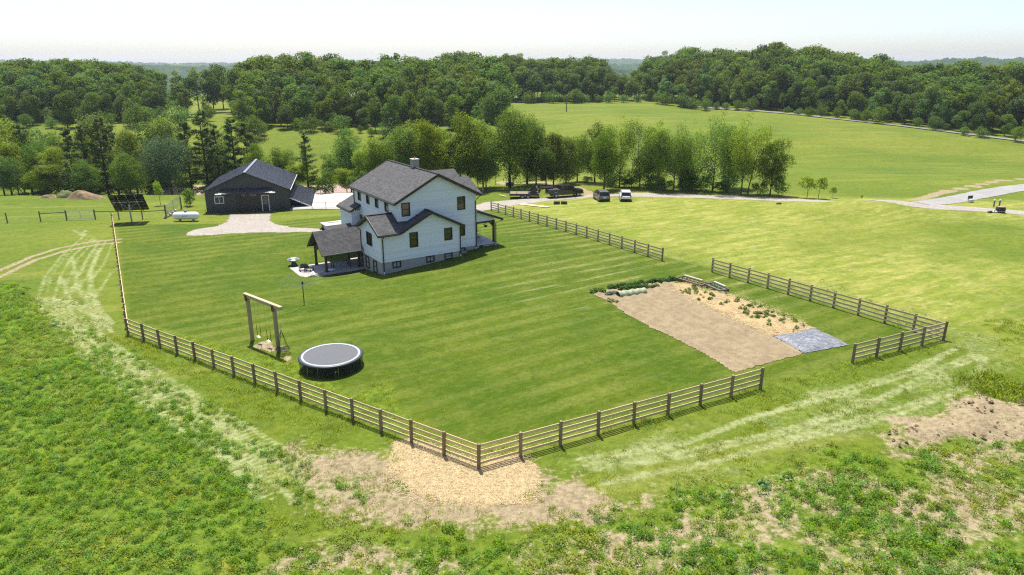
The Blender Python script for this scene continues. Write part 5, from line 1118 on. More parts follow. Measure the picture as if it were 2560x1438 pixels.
dp = thing('post', at(1207, 486), 0, 'lone dark post standing beyond the house corner', 'post'); MB().bbox((0, 0, .7), (.2, .2, 1.8), .02).build('shaft', M['post'], dp); MB().bbox((0, 0, 1.63), (.24, .24, .06), .02).build('cap', M['post'], dp)
# right side: mailbox posts, sign, bin and rock
for px, lb in ((2484, 'left one of two pale-topped marker posts by the side road'), (2497.5, 'right one of two pale-topped marker posts by the side road')):
    o = thing('marker_post', at(px, 517), 0, lb, 'post'); MB().tube([(0, 0, -.2), (0, 0, .95)], .1, 8).build('shaft', plain('brown_post', (.14, .1, .08)) if 'brown_post' not in bpy.data.materials else bpy.data.materials['brown_post'], o); MB().lathe([(.13, .9), (.14, 1.0), (.1, 1.12), (0, 1.15)], 10).build('cap', M['trimw'], o)
o = thing('small_sign', at(2425, 506), R(15), 'small black and white yard sign at the road junction', 'sign'); MB().bbox((0, .1, .75), (.95, .06, .6), .02).build('black_panel', M['bframe'], o); MB().bbox((-.05, -.15, .32), (.85, .5, .5), .04).build('white_box', M['trimw'], o); [MB().tube([(x, .1, -.2), (x, .1, .5)], .03, 6).build('leg', M['bframe'], o) for x in (-.35, .35)]; MB().beam((-.1, -.42, .3), (.02, -.42, .5), .03, .02).build('mark', M['bframe'], o)
o = thing('planter_barrel', at(2500, 531.5), 0, 'dark half-barrel planter beside the gravel drive', 'planter'); MB().lathe([(0, 0), (.55, 0), (.62, .3), (.62, .55), (.55, .8), (.5, .8), (.48, .7), (0, .7)], 14).build('staves', M['rust'], o); MB().lathe([(.63, .2), (.64, .2), (.64, .27), (.63, .27)], 14).build('hoop', M['galv'], o); MB().lathe([(.5, .7), (.45, .85), (0, .95)], 12).build('soil', plain('barrel_soil', (.3, .2, .14)), o)
o = thing('white_rock', at(2487, 532), .4, 'white rock lying left of the half-barrel planter', 'rock'); MB().bbox((0, 0, .15), (.7, .5, .36), .16).build('stone', M['trimw'], o, True); MB().bbox((.3, .1, .12), (.4, .4, .28), .12).build('stone', M['stone'], o, True)
o = thing('black_bag', at(2475, 532), .2, 'small black bag lying left of the white rock', 'bag'); MB().bbox((0, 0, .12), (.75, .45, .26), .12).build('bag', M['bframe'], o, True); MB().ring((0.1, 0, .24), .12, .02, 12, 5).build('handle', M['bframe'], o)
o = thing('dark_stone', at(1947, 511), .2, 'small dark stone alone on the grass below the drive', 'stone'); MB().bbox((0, 0, .12), (.8, .5, .3), .12).build('stone', M['rust'], o, True); MB().bbox((.3, .2, .1), (.35, .3, .2), .08).build('chip', M['rust'], o, True)
# utility pole
o = thing('utility_pole', at(1416, 279), R(20), 'tall grey utility pole standing in the far field', 'pole'); hp = hgt(o.location, 240); MB().tube([(0, 0, -.5), (0, 0, hp)], [.22, .15], 8).build('pole', M['oldwood'], o); MB().beam((-1.1, 0, hp - .5), (1.1, 0, hp - .5), .12, .14).build('crossarm', M['oldwood'], o); [MB().tube([(x, 0, hp - .43), (x, 0, hp - .2)], .06, 6).build('insulator', M['galv'], o) for x in (-1, 0, 1)]
# far buildings
def far_house(p, rz, L_, W2, he, hr, wallm, roofm, label):
    o = thing('far_house', p, rz, label, 'house')
    MB().prism([(-W2, -1), (W2, -1), (W2, he), (0, hr), (-W2, he)], -L_ / 2, L_ / 2, 'x').build('wall', wallm, o)
    zf = lambda x, y: hr + .15 - (hr - he) / W2 * abs(y)
    for s in (-1, 1): MB().slab([(-L_ / 2 - .4, 0), (L_ / 2 + .4, 0), (L_ / 2 + .4, s * (W2 + .4)), (-L_ / 2 - .4, s * (W2 + .4))], zf, .15).build('roof', roofm, o)
    for x in (-L_ * .3, 0, L_ * .3): window(o, 'u', -W2, -1, x - .4, x + .4, 1.0, 2.3, 'h', 'trimw')
    return o
p = onY(896, 262); o = far_house(Vector((p.x, p.y, float(hz(p.x, p.y)) + 5.5)), R(20), 5.2, 2.3, 3.0, 4.7, plain('far_white', (.6, .55, .5)), plain('pale_tin_roof', (.5, .46, .45), .5), 'distant house with a pale tin roof among the centre woods')
MB().box(-2.5, 2.5, -2.2, 2.2, -7, -1.01).build('basement', M['block'], o)
M['brick'] = plain('far_brick', (.3, .16, .12), .9, .3); M['redroof'] = plain('faded_red_roof', (.36, .25, .21), .8, .25, 2)
p = onY(826, 172); far_house(p, R(12), 11, 4.0, 3.0, 5.0, M['brick'], M['redroof'], 'faded red-roofed building half hidden by trees behind the house')
p = onY(478, 164); far_house(p, R(5), 16, 4.2, 3.2, 5.4, M['brick'], M['redroof'], 'faded red-roofed building half hidden by trees behind the barn')

# ------------------------------------------------------------------ trees
M['bark'] = plain('grey_bark', (.09, .075, .058), .95, .45, 5, bump=.5, bd=.03, streak=(3, 3, .6)); M['darkbark'] = plain('dark_bark', (.045, .036, .03), .95, .4, 5)
M['leaf_oak'] = leafmat('oak_leaves', (.058, .112, .012), (.092, .155, .018), (.160, .215, .030), .44)
M['leaf_mid'] = leafmat('maple_leaves', (.062, .135, .014), (.098, .178, .022), (.165, .24, .036), .45)
M['leaf_light'] = leafmat('locust_leaves', (.14, .225, .02), (.195, .28, .028), (.27, .34, .045), .5)
M['leaf_olive'] = leafmat('olive_leaves', (.1, .155, .018), (.145, .195, .026), (.2, .245, .042), .45)
M['needle'] = leafmat('pine_needles', (.085, .14, .036), (.12, .18, .048), (.19, .245, .07), .48)
M['leaf_pale'] = leafmat('pale_maple_leaves', (.045, .090, .035), (.062, .115, .048), (.125, .170, .095), .3)
def limbs(m, h, w, tf, n, lean=(0, 0), r0=.28, fork=1):
    top = Vector((lean[0], lean[1], h * .8)); N_ = 7; pts = []
    for i in range(N_ + 1):
        f = i / N_; pts.append(Vector((lean[0] * f ** 1.3 + .12 * math.sin(3 * f + h), lean[1] * f + .1 * math.sin(4 * f), h * .8 * f - .4 * (i == 0))))
    m.tube(pts, [r0 * (1.25 if i == 0 else 1) * (1 - .85 * i / N_) for i in range(N_ + 1)], 7)
    for k in range(n):
        f = rng.uniform(max(.18, tf * .7), .85); a = rng.uniform(0, 6.28); b = pts[0].lerp(pts[-1], f)
        i = f * N_; i0 = int(i); b = pts[i0].lerp(pts[min(i0 + 1, N_)], i - i0); L = w * rng.uniform(.25, .48) * (1.15 - .5 * f)
        e = b + Vector((math.cos(a) * L, math.sin(a) * L, L * rng.uniform(.35, .9))); mid = b.lerp(e, .5) + Vector((0, 0, L * .06))
        m.tube([b, mid, e], [r0 * .42 * (1 - .6 * f), r0 * .26 * (1 - .5 * f), r0 * .07], 5, False)
def broad(seed, h, w, tf, nl, nleaf, size, mat, low=.0, lean=(0, 0), nlimb=9, shape=1.0, dark=.0, droop=0, r0=.28, lobe=.3):
    global rng
    rng = np.random.default_rng(seed)
    cz = h * (tf + (1 - tf) * .5); rz_ = h * (1 - tf) * .5
    D = rng.normal(size=(nl, 3)); D /= np.linalg.norm(D, axis=1, keepdims=True); k = rng.uniform(.25, .82, (nl, 1)) ** .7
    L = D * k * (w / 2, w / 2, rz_); up = (L[:, 2] / rz_ + 1) / 2
    L[:, :2] *= (1 - .45 * np.clip(up - .45, 0, 1) * shape)[:, None] * np.where(up < .25, .75, 1)[:, None]
    lr = w * lobe * rng.uniform(.4, 1.3, nl) * (1 - .3 * up)
    L[:, 0] += lean[0] * (up * .7 + .3); L[:, 1] += lean[1] * (up * .7 + .3)
    L[:, 2] += cz
    wgt = lr ** 2; pick = rng.choice(nl, nleaf, p=wgt / wgt.sum())
    d = rng.normal(size=(nleaf, 3)); d[:, 2] += .25; d /= np.linalg.norm(d, axis=1, keepdims=True)
    rr = lr[pick] * rng.uniform(.55, 1.06, nleaf) * (1 + .18 * np.sin(d[:, 0] * 7 + pick) * np.sin(d[:, 1] * 6 + d[:, 2] * 5))
    C_ = L[pick] + d * rr[:, None] * (1, 1, .82)
    if droop: C_[:, 2] -= droop * rng.uniform(0, 1, nleaf) ** 2
    top_ = np.quantile(C_[:, 2], .995); C_[:, 2] *= h / top_
    C_[:, :2] += (rng.normal(size=(nl, 2)) * .035 * w)[pick]
    C_[:, 2] = np.maximum(C_[:, 2], .15)
    Nn = d + rng.normal(size=d.shape) * .55 + (0, 0, .25)
    V, F = leaf_quads(C_, Nn, size * rng.uniform(.6, 1.35, nleaf), .75)
    m = MB(); limbs(m, h, w, tf, nlimb, lean, r0)
    return np_mesh('crown', V, F, M[mat]), m.mesh('trunk', M['bark'] if mat != 'leaf_oak' else M['darkbark'])
def pine(seed, h, w, nb, nleaf, size, bare=.12):
    global rng
    rng = np.random.default_rng(seed); m = MB(); m.tube([(0, 0, -.4), (.05, 0, h * .5), (0, 0, h)], [.26, .17, .03], 7)
    Cs, Ns, z = [], [], h * bare
    tiers = int(h / 1.15)
    for t_ in range(tiers):
        f = t_ / tiers; z = h * (bare + (1 - bare) * f); Lm = w / 2 * (1 - f) ** .75 * rng.uniform(.75, 1.1) + .25
        for k in range(rng.integers(4, 6)):
            a = rng.uniform(0, 6.28); L = Lm * rng.uniform(.6, 1.1); rise = rng.uniform(-.12, .35) + .4 * f; z = h * (bare + (1 - bare) * min(.98, f + rng.uniform(-.03, .03)))
            e = Vector((math.cos(a) * L, math.sin(a) * L, z + L * rise))
            m.tube([(0, 0, z), e], [.06 * (1 - f) + .015, .012], 4, False)
            n = int(nleaf / (tiers * 5) * (.5 + L / (w / 2))); s = rng.uniform(.25, 1.03, n) ** .8
            sp = .13 * L * (1.1 - .5 * s) + .1
            c_ = np.stack([e.x * s + rng.normal(size=n) * sp, e.y * s + rng.normal(size=n) * sp, z + L * rise * s + rng.normal(size=n) * .15], 1); Cs.append(c_)
            Ns.append(np.stack([math.cos(a) * .4 + rng.normal(size=n) * .5, math.sin(a) * .4 + rng.normal(size=n) * .5, rng.uniform(.3, 1., n)], 1))
    C_ = np.concatenate(Cs); V, F = leaf_quads(C_, np.concatenate(Ns), size * rng.uniform(.6, 1.3, len(C_)), .5)
    return np_mesh('crown', V, F, M['needle']), m.mesh('trunk', M['darkbark'])
# far wood kinds (h about 20) and near kinds
KIND = {}
for i in range(3): KIND[f'oak{i}'] = (20., 14., broad(100 + i, 20, 14, .06, (15, 22, 34)[i], 4800, .72, 'leaf_oak', nlimb=5, lobe=(.33, .29, .24)[i]))
for i in range(3): KIND[f'mid{i}'] = (20., 11., broad(110 + i, 20, 11, .05, (12, 18, 30)[i], 4400, .68, 'leaf_mid', nlimb=5, shape=1.3, lobe=(.36, .3, .25)[i]))
for i in range(2): KIND[f'tall{i}'] = (22., 8., broad(120 + i, 22, 8, .12, 26, 3200, .55, 'leaf_olive', nlimb=6, shape=.6))
for i in range(2): KIND[f'bush{i}'] = (8., 8., broad(130 + i, 8, 8, .0, 18, 2200, .42, 'leaf_mid', nlimb=3, r0=.12))
for i in range(2): KIND[f'near_light{i}'] = (15., 9., broad(140 + i, 15, 9, .14, 34, 15000, .29, 'leaf_light', nlimb=12, r0=.2, lobe=.26, shape=.8))
KIND['near_airy0'] = (16., 10., broad(150, 16, 10, .14, 26, 7500, .27, 'leaf_light', nlimb=16, r0=.2, lobe=.24, shape=.5, droop=1.5))
KIND['near_airy1'] = (16., 10., broad(151, 16, 10, .18, 24, 6800, .27, 'leaf_light', nlimb=16, r0=.22, lobe=.24, shape=.4, droop=1.8, lean=(-2.2, 0)))
KIND['near_airy2'] = (15., 10., broad(152, 15, 10, .16, 24, 6800, .27, 'leaf_light', nlimb=16, r0=.2, lobe=.24, shape=.4, droop=1.5, lean=(2.8, 0)))
KIND['near_oak'] = (17., 14., broad(160, 17, 14, .06, 48, 17000, .32, 'leaf_oak', nlimb=12, r0=.35, lobe=.24))
KIND['near_mid0'] = (15., 11., broad(161, 15, 11, .06, 42, 15000, .3, 'leaf_mid', nlimb=10, lobe=.25)); KIND['near_mid1'] = (15., 10., broad(162, 15, 10, .08, 38, 14000, .3, 'leaf_mid', nlimb=10, lobe=.26))
KIND['near_pale'] = (15., 13., broad(163, 15, 13, .05, 46, 13000, .3, 'leaf_pale', nlimb=8, lobe=.2)); KIND['near_olive'] = (14., 11., broad(164, 14, 11, .05, 36, 14000, .3, 'leaf_olive', nlimb=8, lobe=.26))
KIND['sapling'] = (4., 3., broad(165, 4, 3, .35, 12, 900, .2, 'leaf_light', nlimb=7, r0=.05, lobe=.26)); KIND['shrub'] = (3.5, 4., broad(166, 3.5, 4, .0, 16, 2200, .2, 'leaf_mid', nlimb=3, r0=.06, lobe=.26))
for i in range(3): KIND[f'pine{i}'] = (17., 9.5, pine(170 + i, 17, 9.5, 0, 11500, .36, (.1, .16, .06)[i]))
rng = np.random.default_rng(11)
NAMES = {'oak': 'oak_tree', 'mid': 'broadleaf_tree', 'tall': 'tall_tree', 'bush': 'bush', 'near_light': 'locust_tree', 'near_airy': 'willow_tree', 'near_oak': 'oak_tree', 'near_mid': 'broadleaf_tree', 'near_pale': 'maple_tree', 'near_olive': 'broadleaf_tree', 'sapling': 'sapling', 'shrub': 'shrub', 'pine': 'pine_tree'}
def tree(p, h, k, label, group=None, ws=1.0, cat='tree'):
    H0, W0, (cm, tm) = KIND[k]; o = thing(NAMES[k.rstrip('0123456789')], p, rng.uniform(0, 6.28), label, cat, group)
    s = h / H0; o.scale = (s * ws, s * ws, s); child('crown', cm, o); child('trunk', tm, o); return o
# individually placed trees: picture column, distance, top row, width in pixels, kind, label
NEAR = [
 (15, 150, 325, 80, 'near_mid0', 'broadleaf tree at the far left edge behind the paddock'), (48, 143, 352, 70, 'near_light0', 'light green tree second from the left edge'), (88, 158, 303, 60, 'pine0', 'dark evergreen rising behind the left trees'),
 (72, 170, 298, 60, 'near_light1', 'pale bushy tree top left of the dark evergreen'), (108, 146, 362, 70, 'near_mid1', 'broadleaf tree right of the far left pair'), (150, 141, 368, 75, 'near_light1', 'light green tree standing low in the left row'), (128, 160, 332, 70, 'near_mid0', 'broadleaf tree in the second rank of the left row'),
 (172, 158, 330, 60, 'near_mid1', 'rounded tree left of the first pine group'), (196, 152, 322, 62, 'pine1', 'slim pine at the left end of the pine group'), (230, 146, 318, 80, 'pine2', 'second pine of the left pine group'), (275, 150, 303, 90, 'pine0', 'tallest pine of the left pine group'), (302, 156, 310, 80, 'pine1', 'right-hand pine of the left pine group'),
 (262, 168, 290, 90, 'near_olive', 'rounded olive green tree behind the pine group'), (178, 137, 400, 62, 'pine2', 'low dark pine in front of the pine group'), (345, 147, 335, 95, 'near_olive', 'olive broadleaf tree between pines and pale maple'), (392, 164, 316, 90, 'near_mid0', 'tree behind the pale maple, left'),
 (430, 143, 336, 130, 'near_pale', 'large rounded maple with pale leaf tips left of the barn'), (444, 166, 298, 100, 'near_olive', 'tree top above the pale maple'), (484, 152, 305, 62, 'pine1', 'pine left of the tall pine trio behind the barn'), (524, 146, 285, 84, 'pine0', 'tall pine with bare lower trunk behind the barn ridge'),
 (557, 150, 301, 72, 'pine2', 'pine in the middle behind the barn'), (598, 148, 294, 100, 'pine0', 'wide pine right of centre behind the barn'), (632, 152, 312, 66, 'pine1', 'rightmost pine behind the barn roof'),
 (772, 138, 325, 76, 'pine2', 'single dark pine between barn and house'), (716, 142, 368, 70, 'near_mid1', 'broadleaf tree left of the single pine'), (740, 136, 408, 70, 'near_light0', 'light green tree right behind the barn roof'), (832, 140, 380, 66, 'near_light1', 'yellow green tree right of the single pine'),
 (880, 143, 330, 84, 'near_mid0', 'dark rounded tree above the house ridge left end'), (922, 135, 362, 84, 'near_light0', 'light green tree directly behind the house roof'), (868, 132, 420, 70, 'near_light1', 'low light tree at the house eave'),
 (985, 138, 335, 78, 'near_light1', 'locust tree left of the chimney'), (1030, 133, 308, 84, 'near_light0', 'tall locust tree with forked trunk behind the chimney'), (1076, 131, 310, 84, 'near_light1', 'locust tree right of the chimney'), (1124, 135, 335, 80, 'near_light0', 'lower locust tree behind the right roof gable'), (1170, 131, 298, 96, 'near_light1', 'bright green tall locust tree beyond the right gable'),
 (1275, 134, 281, 140, 'near_oak', 'big dark oak with rounded crown right of the house'), (1215, 132, 345, 66, 'near_mid1', 'tree filling in left of the big oak'), (1340, 137, 318, 66, 'near_mid0', 'medium tree just right of the big oak'), (1383, 136, 335, 56, 'near_olive', 'slender tree behind the truck'),
 (1443, -454, 337, 60, 'near_mid1', 'tree behind the grey minivan'), (1486, -457, 307, 84, 'near_mid0', 'dark rounded tree above the parked cars'), (1548, -468, 302, 84, 'near_airy0', 'airy willow right of the dark rounded tree'), (1600, -470, 303, 90, 'near_airy2', 'airy willow with thick dark trunk'), (1645, -474, 312, 78, 'near_light0', 'bushy light tree with forked trunk in the willow row'),
 (1683, -476, 308, 86, 'near_airy0', 'airy willow in the middle of the row'), (1728, -476, 303, 70, 'near_airy1', 'willow with a curving bare trunk'), (1780, -478, 289, 100, 'near_airy0', 'tallest willow of the creek row'), (1852, -485, 296, 90, 'near_airy1', 'willow with pale bare trunk leaning left'), (1868, -486, 318, 90, 'near_airy2', 'willow with trunk leaning right'), (1925, -488, 345, 84, 'near_light1', 'dense low tree at the right end of the willow row'),
 (1620, -462, 345, 80, 'near_light1', 'leafy tree in the second rank of the willow row, left'), (1700, -464, 345, 90, 'near_olive', 'leafy tree in the second rank of the willow row, right'),
 (955, 130, 352, 80, 'near_mid1', 'dark tree filling in left of the chimney locusts'), (1008, 142, 318, 80, 'near_mid0', 'darker tree in the second rank behind the chimney'), (1055, 144, 322, 80, 'near_light0', 'second-rank locust just right of the chimney'), (1102, 143, 318, 84, 'near_light1', 'second-rank locust behind the right gable'), (1145, 133, 330, 80, 'near_light0', 'front locust beside the bright tall one'), (1208, 138, 305, 84, 'near_light1', 'tall light tree left of the big oak'), (1195, 131, 392, 60, 'near_light0', 'low light tree beyond the house corner'), (1318, 140, 300, 84, 'near_oak', 'second dark oak at the right shoulder of the big one'), (1365, 134, 365, 66, 'near_mid1', 'leafy tree behind the truck cab'), (1415, 137, 345, 66, 'near_olive', 'olive tree between truck and minivan'), (1510, 127, 325, 70, 'near_mid1', 'second-rank tree behind the white car'), (1820, 127, 312, 84, 'near_light1', 'leafy light tree left of the leaning willows'), (655, 145, 360, 70, 'near_mid0', 'broadleaf tree right of the pine row behind the barn'), (560, 160, 330, 80, 'near_mid1', 'broadleaf tree behind the pine row'), (328, 140, 380, 80, 'near_mid0', 'rounded tree in front of the olive tree'), (30, 138, 395, 80, 'near_mid1', 'low tree at the left edge behind the stock fence'), (215, 138, 405, 76, 'near_mid0', 'low rounded tree under the left pines'), (120, 137, 410, 76, 'near_light0', 'low light tree behind the stock fence'),
 (2015, -495, 438, 52, 'sapling', 'small tree beside the drive, left of two'), (2046, -497, 440, 50, 'sapling', 'small tree beside the drive, right of two'), (2080, -495, 468, 26, 'sapling', 'tiny tree right of the two small ones beside the drive'), (1240, -463, 414, 46, 'sapling', 'young sapling on the grass, left of the barrel'), (1286, -461, 411, 46, 'sapling', 'young sapling on the grass behind the barrel'),
 (402, 118, 452, 28, 'sapling', 'small sapling at the paddock fence'), (477, 117, 470, 30, 'shrub', 'low shrub at the wire fence left of the barn'), (812, 127, 432, 60, 'shrub', 'grey green shrub between barn and house'), (2153, 112, 494, 9, 'sapling', 'tiny dead seedling on the drive verge'),
 (1560, -468, 440, 46, 'shrub', 'low shrub under the willows behind the cars'), (1660, -474, 445, 60, 'shrub', 'low shrub at the foot of the middle willow'), (1720, -476, 440, 70, 'shrub', 'wide low shrub between the willow trunks'), (1800, -480, 450, 50, 'shrub', 'low shrub under the tallest willow'), (1470, -456, 440, 60, 'shrub', 'dense shrub under the dark rounded tree'), (1900, -487, 450, 46, 'shrub', 'low shrub at the leaning willow foot'),
 (1530, -466, 415, 60, 'bush0', 'leafy undergrowth bush left of the airy willows'), (1578, -468, 420, 56, 'bush1', 'leafy undergrowth bush at the first willow foot'), (1625, -470, 410, 64, 'bush0', 'leafy undergrowth bush at the thick dark trunk'), (1705, -474, 415, 60, 'bush1', 'leafy undergrowth bush in mid grove'), (1752, -476, 408, 64, 'bush0', 'leafy undergrowth bush left of the tallest willow'), (1815, -480, 420, 56, 'bush1', 'leafy undergrowth bush right of the tallest willow'), (1420, -458, 415, 60, 'bush1', 'leafy undergrowth bush behind the truck front'), (1325, -452, 410, 60, 'bush0', 'leafy undergrowth bush behind the trailer'), (1945, -489, 440, 44, 'bush1', 'low bush at the right end of the grove'),
 (900, 128, 430, 60, 'shrub', 'shrub below the house eave in the tree row'), (690, 132, 440, 70, 'shrub', 'shrub behind the barn ridge')]
for px, Y, top, wpx, k, lb in NEAR:
    if Y < 0: Y = at(px, -Y).y
    p = onY(px, Y); h = max(.8, hgt(p, top) * rng.uniform(.96, 1.06)); W0 = KIND[k][1] * h / KIND[k][0]; want = wpx / FPX * (Y * cP + (CAM_H - p.z) * sP)
    tree(p, h, k, lb, None, min(1.6, max(1.05 if k[:4] == 'pine' else .75, want / W0)), 'shrub' if k[:4] in ('shru', 'bush') else 'tree')
# woods: rows of trees behind a front edge, tops following the skyline
WOODS = {}; LOOK = {'oak': 'dark oak-like', 'mid': 'mid green rounded', 'tal': 'tall olive', 'bus': 'low bushy'}; RANK = (', at its foot', ', front rank', ', second rank', ', skyline rank')
def woods(front, skyl, rows, gap, dep, kinds, label, group, low=.5, cap=300, deep=3):
    front = np.array(front, float); skyl = np.array(skyl, float); n = 0; extra = []
    x0, x1 = front[0, 0], front[-1, 0]
    for r_ in range(-1, rows + deep):
        px = x0 + rng.uniform(0, 8)
        while px < x1:
            fy = np.interp(px, front[:, 0], front[:, 1]); Yf = np.interp(px, front[:, 0], front[:, 2]); top = np.interp(px, skyl[:, 0], skyl[:, 1])
            Y = Yf + r_ * dep + rng.uniform(-3, 3); p = onY(px, Y)
            d = Y; step = gap / d * FPX * rng.uniform(.75, 1.3)
            f = low + (1 - low) * min(1, r_ / max(1, rows - 1)) ** .8
            tgt = fy + (top - fy) * f + rng.normal() * 4 + (2 if r_ >= rows else 0)
            h = float(np.clip(hgt(p, tgt), 7, 29)) * rng.uniform(.93, 1.04)
            if r_ == 0 and rng.uniform() < .35: h *= .65
            k = kinds[rng.integers(len(kinds))]
            if r_ < 0:
                h = rng.uniform(2.5, 6.5); k = ('bush0', 'bush1')[rng.integers(2)]; step *= .8
                if rng.uniform() < .25: px += step; continue
            if k.startswith('bush'): h = min(h, 10)
            if r_ < rows and n < cap: tree(p, h, k, LOOK[k[:3]] + ' ' + label + RANK[min(r_ + 1, 3)], group, rng.uniform(.9, 1.35)); n += 1
            else: extra.append((p, h, k))
            px += step
    WOODS[group] = n; return extra
KL = ['oak0', 'oak1', 'oak2', 'mid0', 'mid1', 'mid2', 'tall0', 'tall1', 'mid0', 'oak1']
ex = []
z1 = lambda x, y: (x / 3.785, 100 + y / 3.785)
skL = [z1(*q) for q in ((-400, 230), (0, 250), (150, 205), (330, 190), (400, 190), (500, 220), (620, 195), (720, 155), (800, 160), (980, 165), (1050, 200), (1150, 215), (1250, 250), (1400, 250), (1480, 285), (1550, 290), (1640, 335), (1780, 245), (1900, 290), (1970, 230), (2080, 240), (2160, 285), (2250, 250), (2350, 200), (2500, 180))]
ex += woods([(-60, 300, 250), (60, 302, 250), (100, 308, 250), (250, 298, 255), (390, 295, 258), (400, 290, 262)], skL, 6, 6.5, 8, KL, 'tree in the far left wood beyond the valley', 'trees of the far left wood', .45, 140, 2)
ex += woods([(400, 290, 268), (480, 292, 270), (560, 262, 300), (640, 250, 300)], skL, 3, 9, 12, ['tall0', 'tall1', 'mid0', 'mid1', 'tall0'], 'tree in the thin belt between the two left woods', 'trees of the thin belt', .62, 60, 0)
z2_ = lambda x, y: (600 + x / 3.657, 120 + y / 3.657)
skC = [z2_(*q) for q in ((0, 130), (100, 110), (250, 90), (350, 70), (500, 45), (600, 60), (680, 50), (780, 100), (850, 90), (1000, 100), (1200, 120), (1300, 90), (1420, 75), (1600, 100), (1850, 95), (2000, 60), (2100, 45), (2200, 80), (2350, 75), (2500, 70))]
ex += woods([(612, 315, 240), (650, 308, 240), (780, 300, 245), (900, 303, 243), (990, 318, 232), (1080, 312, 236), (1180, 305, 240), (1262, 300, 246)], skC, 7, 6, 8, KL + ['mid2'], 'tree in the centre wood above the meadow', 'trees of the centre wood', .42, 230, 2)
skR = [(1255, 140), (1330, 140), (1400, 152), (1470, 145), (1510, 150), (1525, 184), (1600, 178), (1622, 142), (1675, 129), (1731, 127), (1790, 128), (1840, 135), (1862, 131), (1911, 114), (1945, 111), (2012, 124), (2050, 120), (2087, 135), (2144, 146), (2185, 137), (2219, 157), (2275, 165), (2340, 160), (2380, 152), (2444, 165), (2500, 152), (2560, 170), (2760, 160)]
def bY(px, py): return at(px, py).y + 3
fr = [(1262, 258), (1330, 256), (1420, 256), (1520, 255), (1620, 254), (1700, 266), (1850, 272), (2000, 284), (2150, 300), (2300, 318), (2420, 333), (2560, 350), (2680, 368)]
fr = [(x, y, bY(x, y)) for x, y in fr]
ex += woods(fr[:5], skR, 4, 7, 9, ['oak0', 'oak1', 'mid1', 'oak2', 'tall0'], 'tree in the far wood atop the centre field', 'trees of the far centre wood', .7, 70, 2)
ex += woods(fr[4:], skR, 6, 6.2, 8, KL, 'tree in the right wood along the lane', 'trees of the right wood', .45, 260, 2)
for k in KIND:
    sel = [(p, h) for p, h, kk in ex if kk == k]
    if not sel: continue
    H0, W0, (cm, tm) = KIND[k]
    for part, me_ in (('crowns', cm), ('trunks', tm)):
        scatter('deep_wood_' + part, [tuple(p) for p, h in sel], [(0, 0, rng.uniform(0, 6)) for _ in sel], [(h / H0,) * 3 for p, h in sel], proto('p_' + k + part, me_), label='inner mass of the far woods, tree on tree', cat='wood')
# lone trees and bushes on the valley meadow
for px, Y, top, k, lb in ((240, 246, 232, 'mid0', 'free-standing rounded tree in front of the left wood'), (170, 243, 228, 'oak1', 'broad tree at the foot of the left wood'), (8, 235, 262, 'mid1', 'rounded tree at the left edge on the valley meadow'), (345, 243, 248, 'bush0', 'bushy tree at the right foot of the left wood'), (620, 236, 230, 'mid2', 'slim tree at the left end of the centre wood'), (640, 225, 290, 'bush1', 'bush in front of the centre wood left end'), (1245, 228, 222, 'oak0', 'rounded tree at the right end of the centre wood'), (450, 240, 255, 'bush0', 'bush beside the belt of slender trees'), (520, 262, 262, 'bush1', 'wide bush on the slope right of the slender trees')):
    p = onY(px, Y); tree(p, max(4, hgt(p, top)), k, lb)

# ------------------------------------------------------------------ far hills
az = np.linspace(R(-44), R(44), 1100); rr = np.concatenate([np.linspace(620, 1500, 40), np.linspace(1540, 3200, 36), np.linspace(3300, 5200, 14)])
A_, R_ = np.meshgrid(az, rr); hx, hy = np.sin(A_) * R_, np.cos(A_) * R_
def hillz(a, r):
    z = -32 + 0 * r
    z = z + (24 + 9 * np.sin(a * 7 + 1) + 5 * np.sin(a * 17)) * np.exp(-((r - 1250 - 160 * np.sin(a * 5)) / 240) ** 2)
    z = z + (48 + 7 * np.sin(a * 9 + 2.2) + 4 * np.sin(a * 23 + 1)) * np.exp(-((r - 2300 - 200 * np.sin(a * 6 + 2)) / 380) ** 2)
    z = z + (56 + 8 * np.sin(a * 6 + .7) + 4 * np.sin(a * 19)) * np.exp(-((r - 4200) / 700) ** 2)
    return z
hzv = hillz(A_, R_); ca = np.hypot(1, 1)
hzv = hzv + 5.5 * np.abs(wob(hx, hy, 9., 1)) + 4 * wob(hx, hy, 23., 4) + rng.uniform(-1.6, 1.6, hx.shape)
n1_, n2_ = hx.shape; id_ = np.arange(n1_ * n2_).reshape(n1_, n2_); F = np.stack([id_[:-1, :-1], id_[:-1, 1:], id_[1:, 1:], id_[1:, :-1]], -1).reshape(-1, 4)
t = NT('forest_hills'); n1 = t.noise(.03, 5, .7); n2 = t.noise(.004, 3, .6)
c = t.mix(t.ramp(n1, .35, .65), (.014, .036, .014), (.034, .07, .024)); c = t.mix(t.math('MULTIPLY', t.ramp(n2, .62, .7), .6), c, (.12, .17, .04)); t.set(col=c, rough=.95, spec=.05); t.bump(n1, .8, 6.)
hills = bpy.data.objects.new('hills', np_mesh('hills', np.stack([hx.ravel(), hy.ravel(), hzv.ravel()], 1), F, t.m)); COL.objects.link(hills); tag(hills, 'distant wooded hills along the horizon', 'hills', kind='structure')

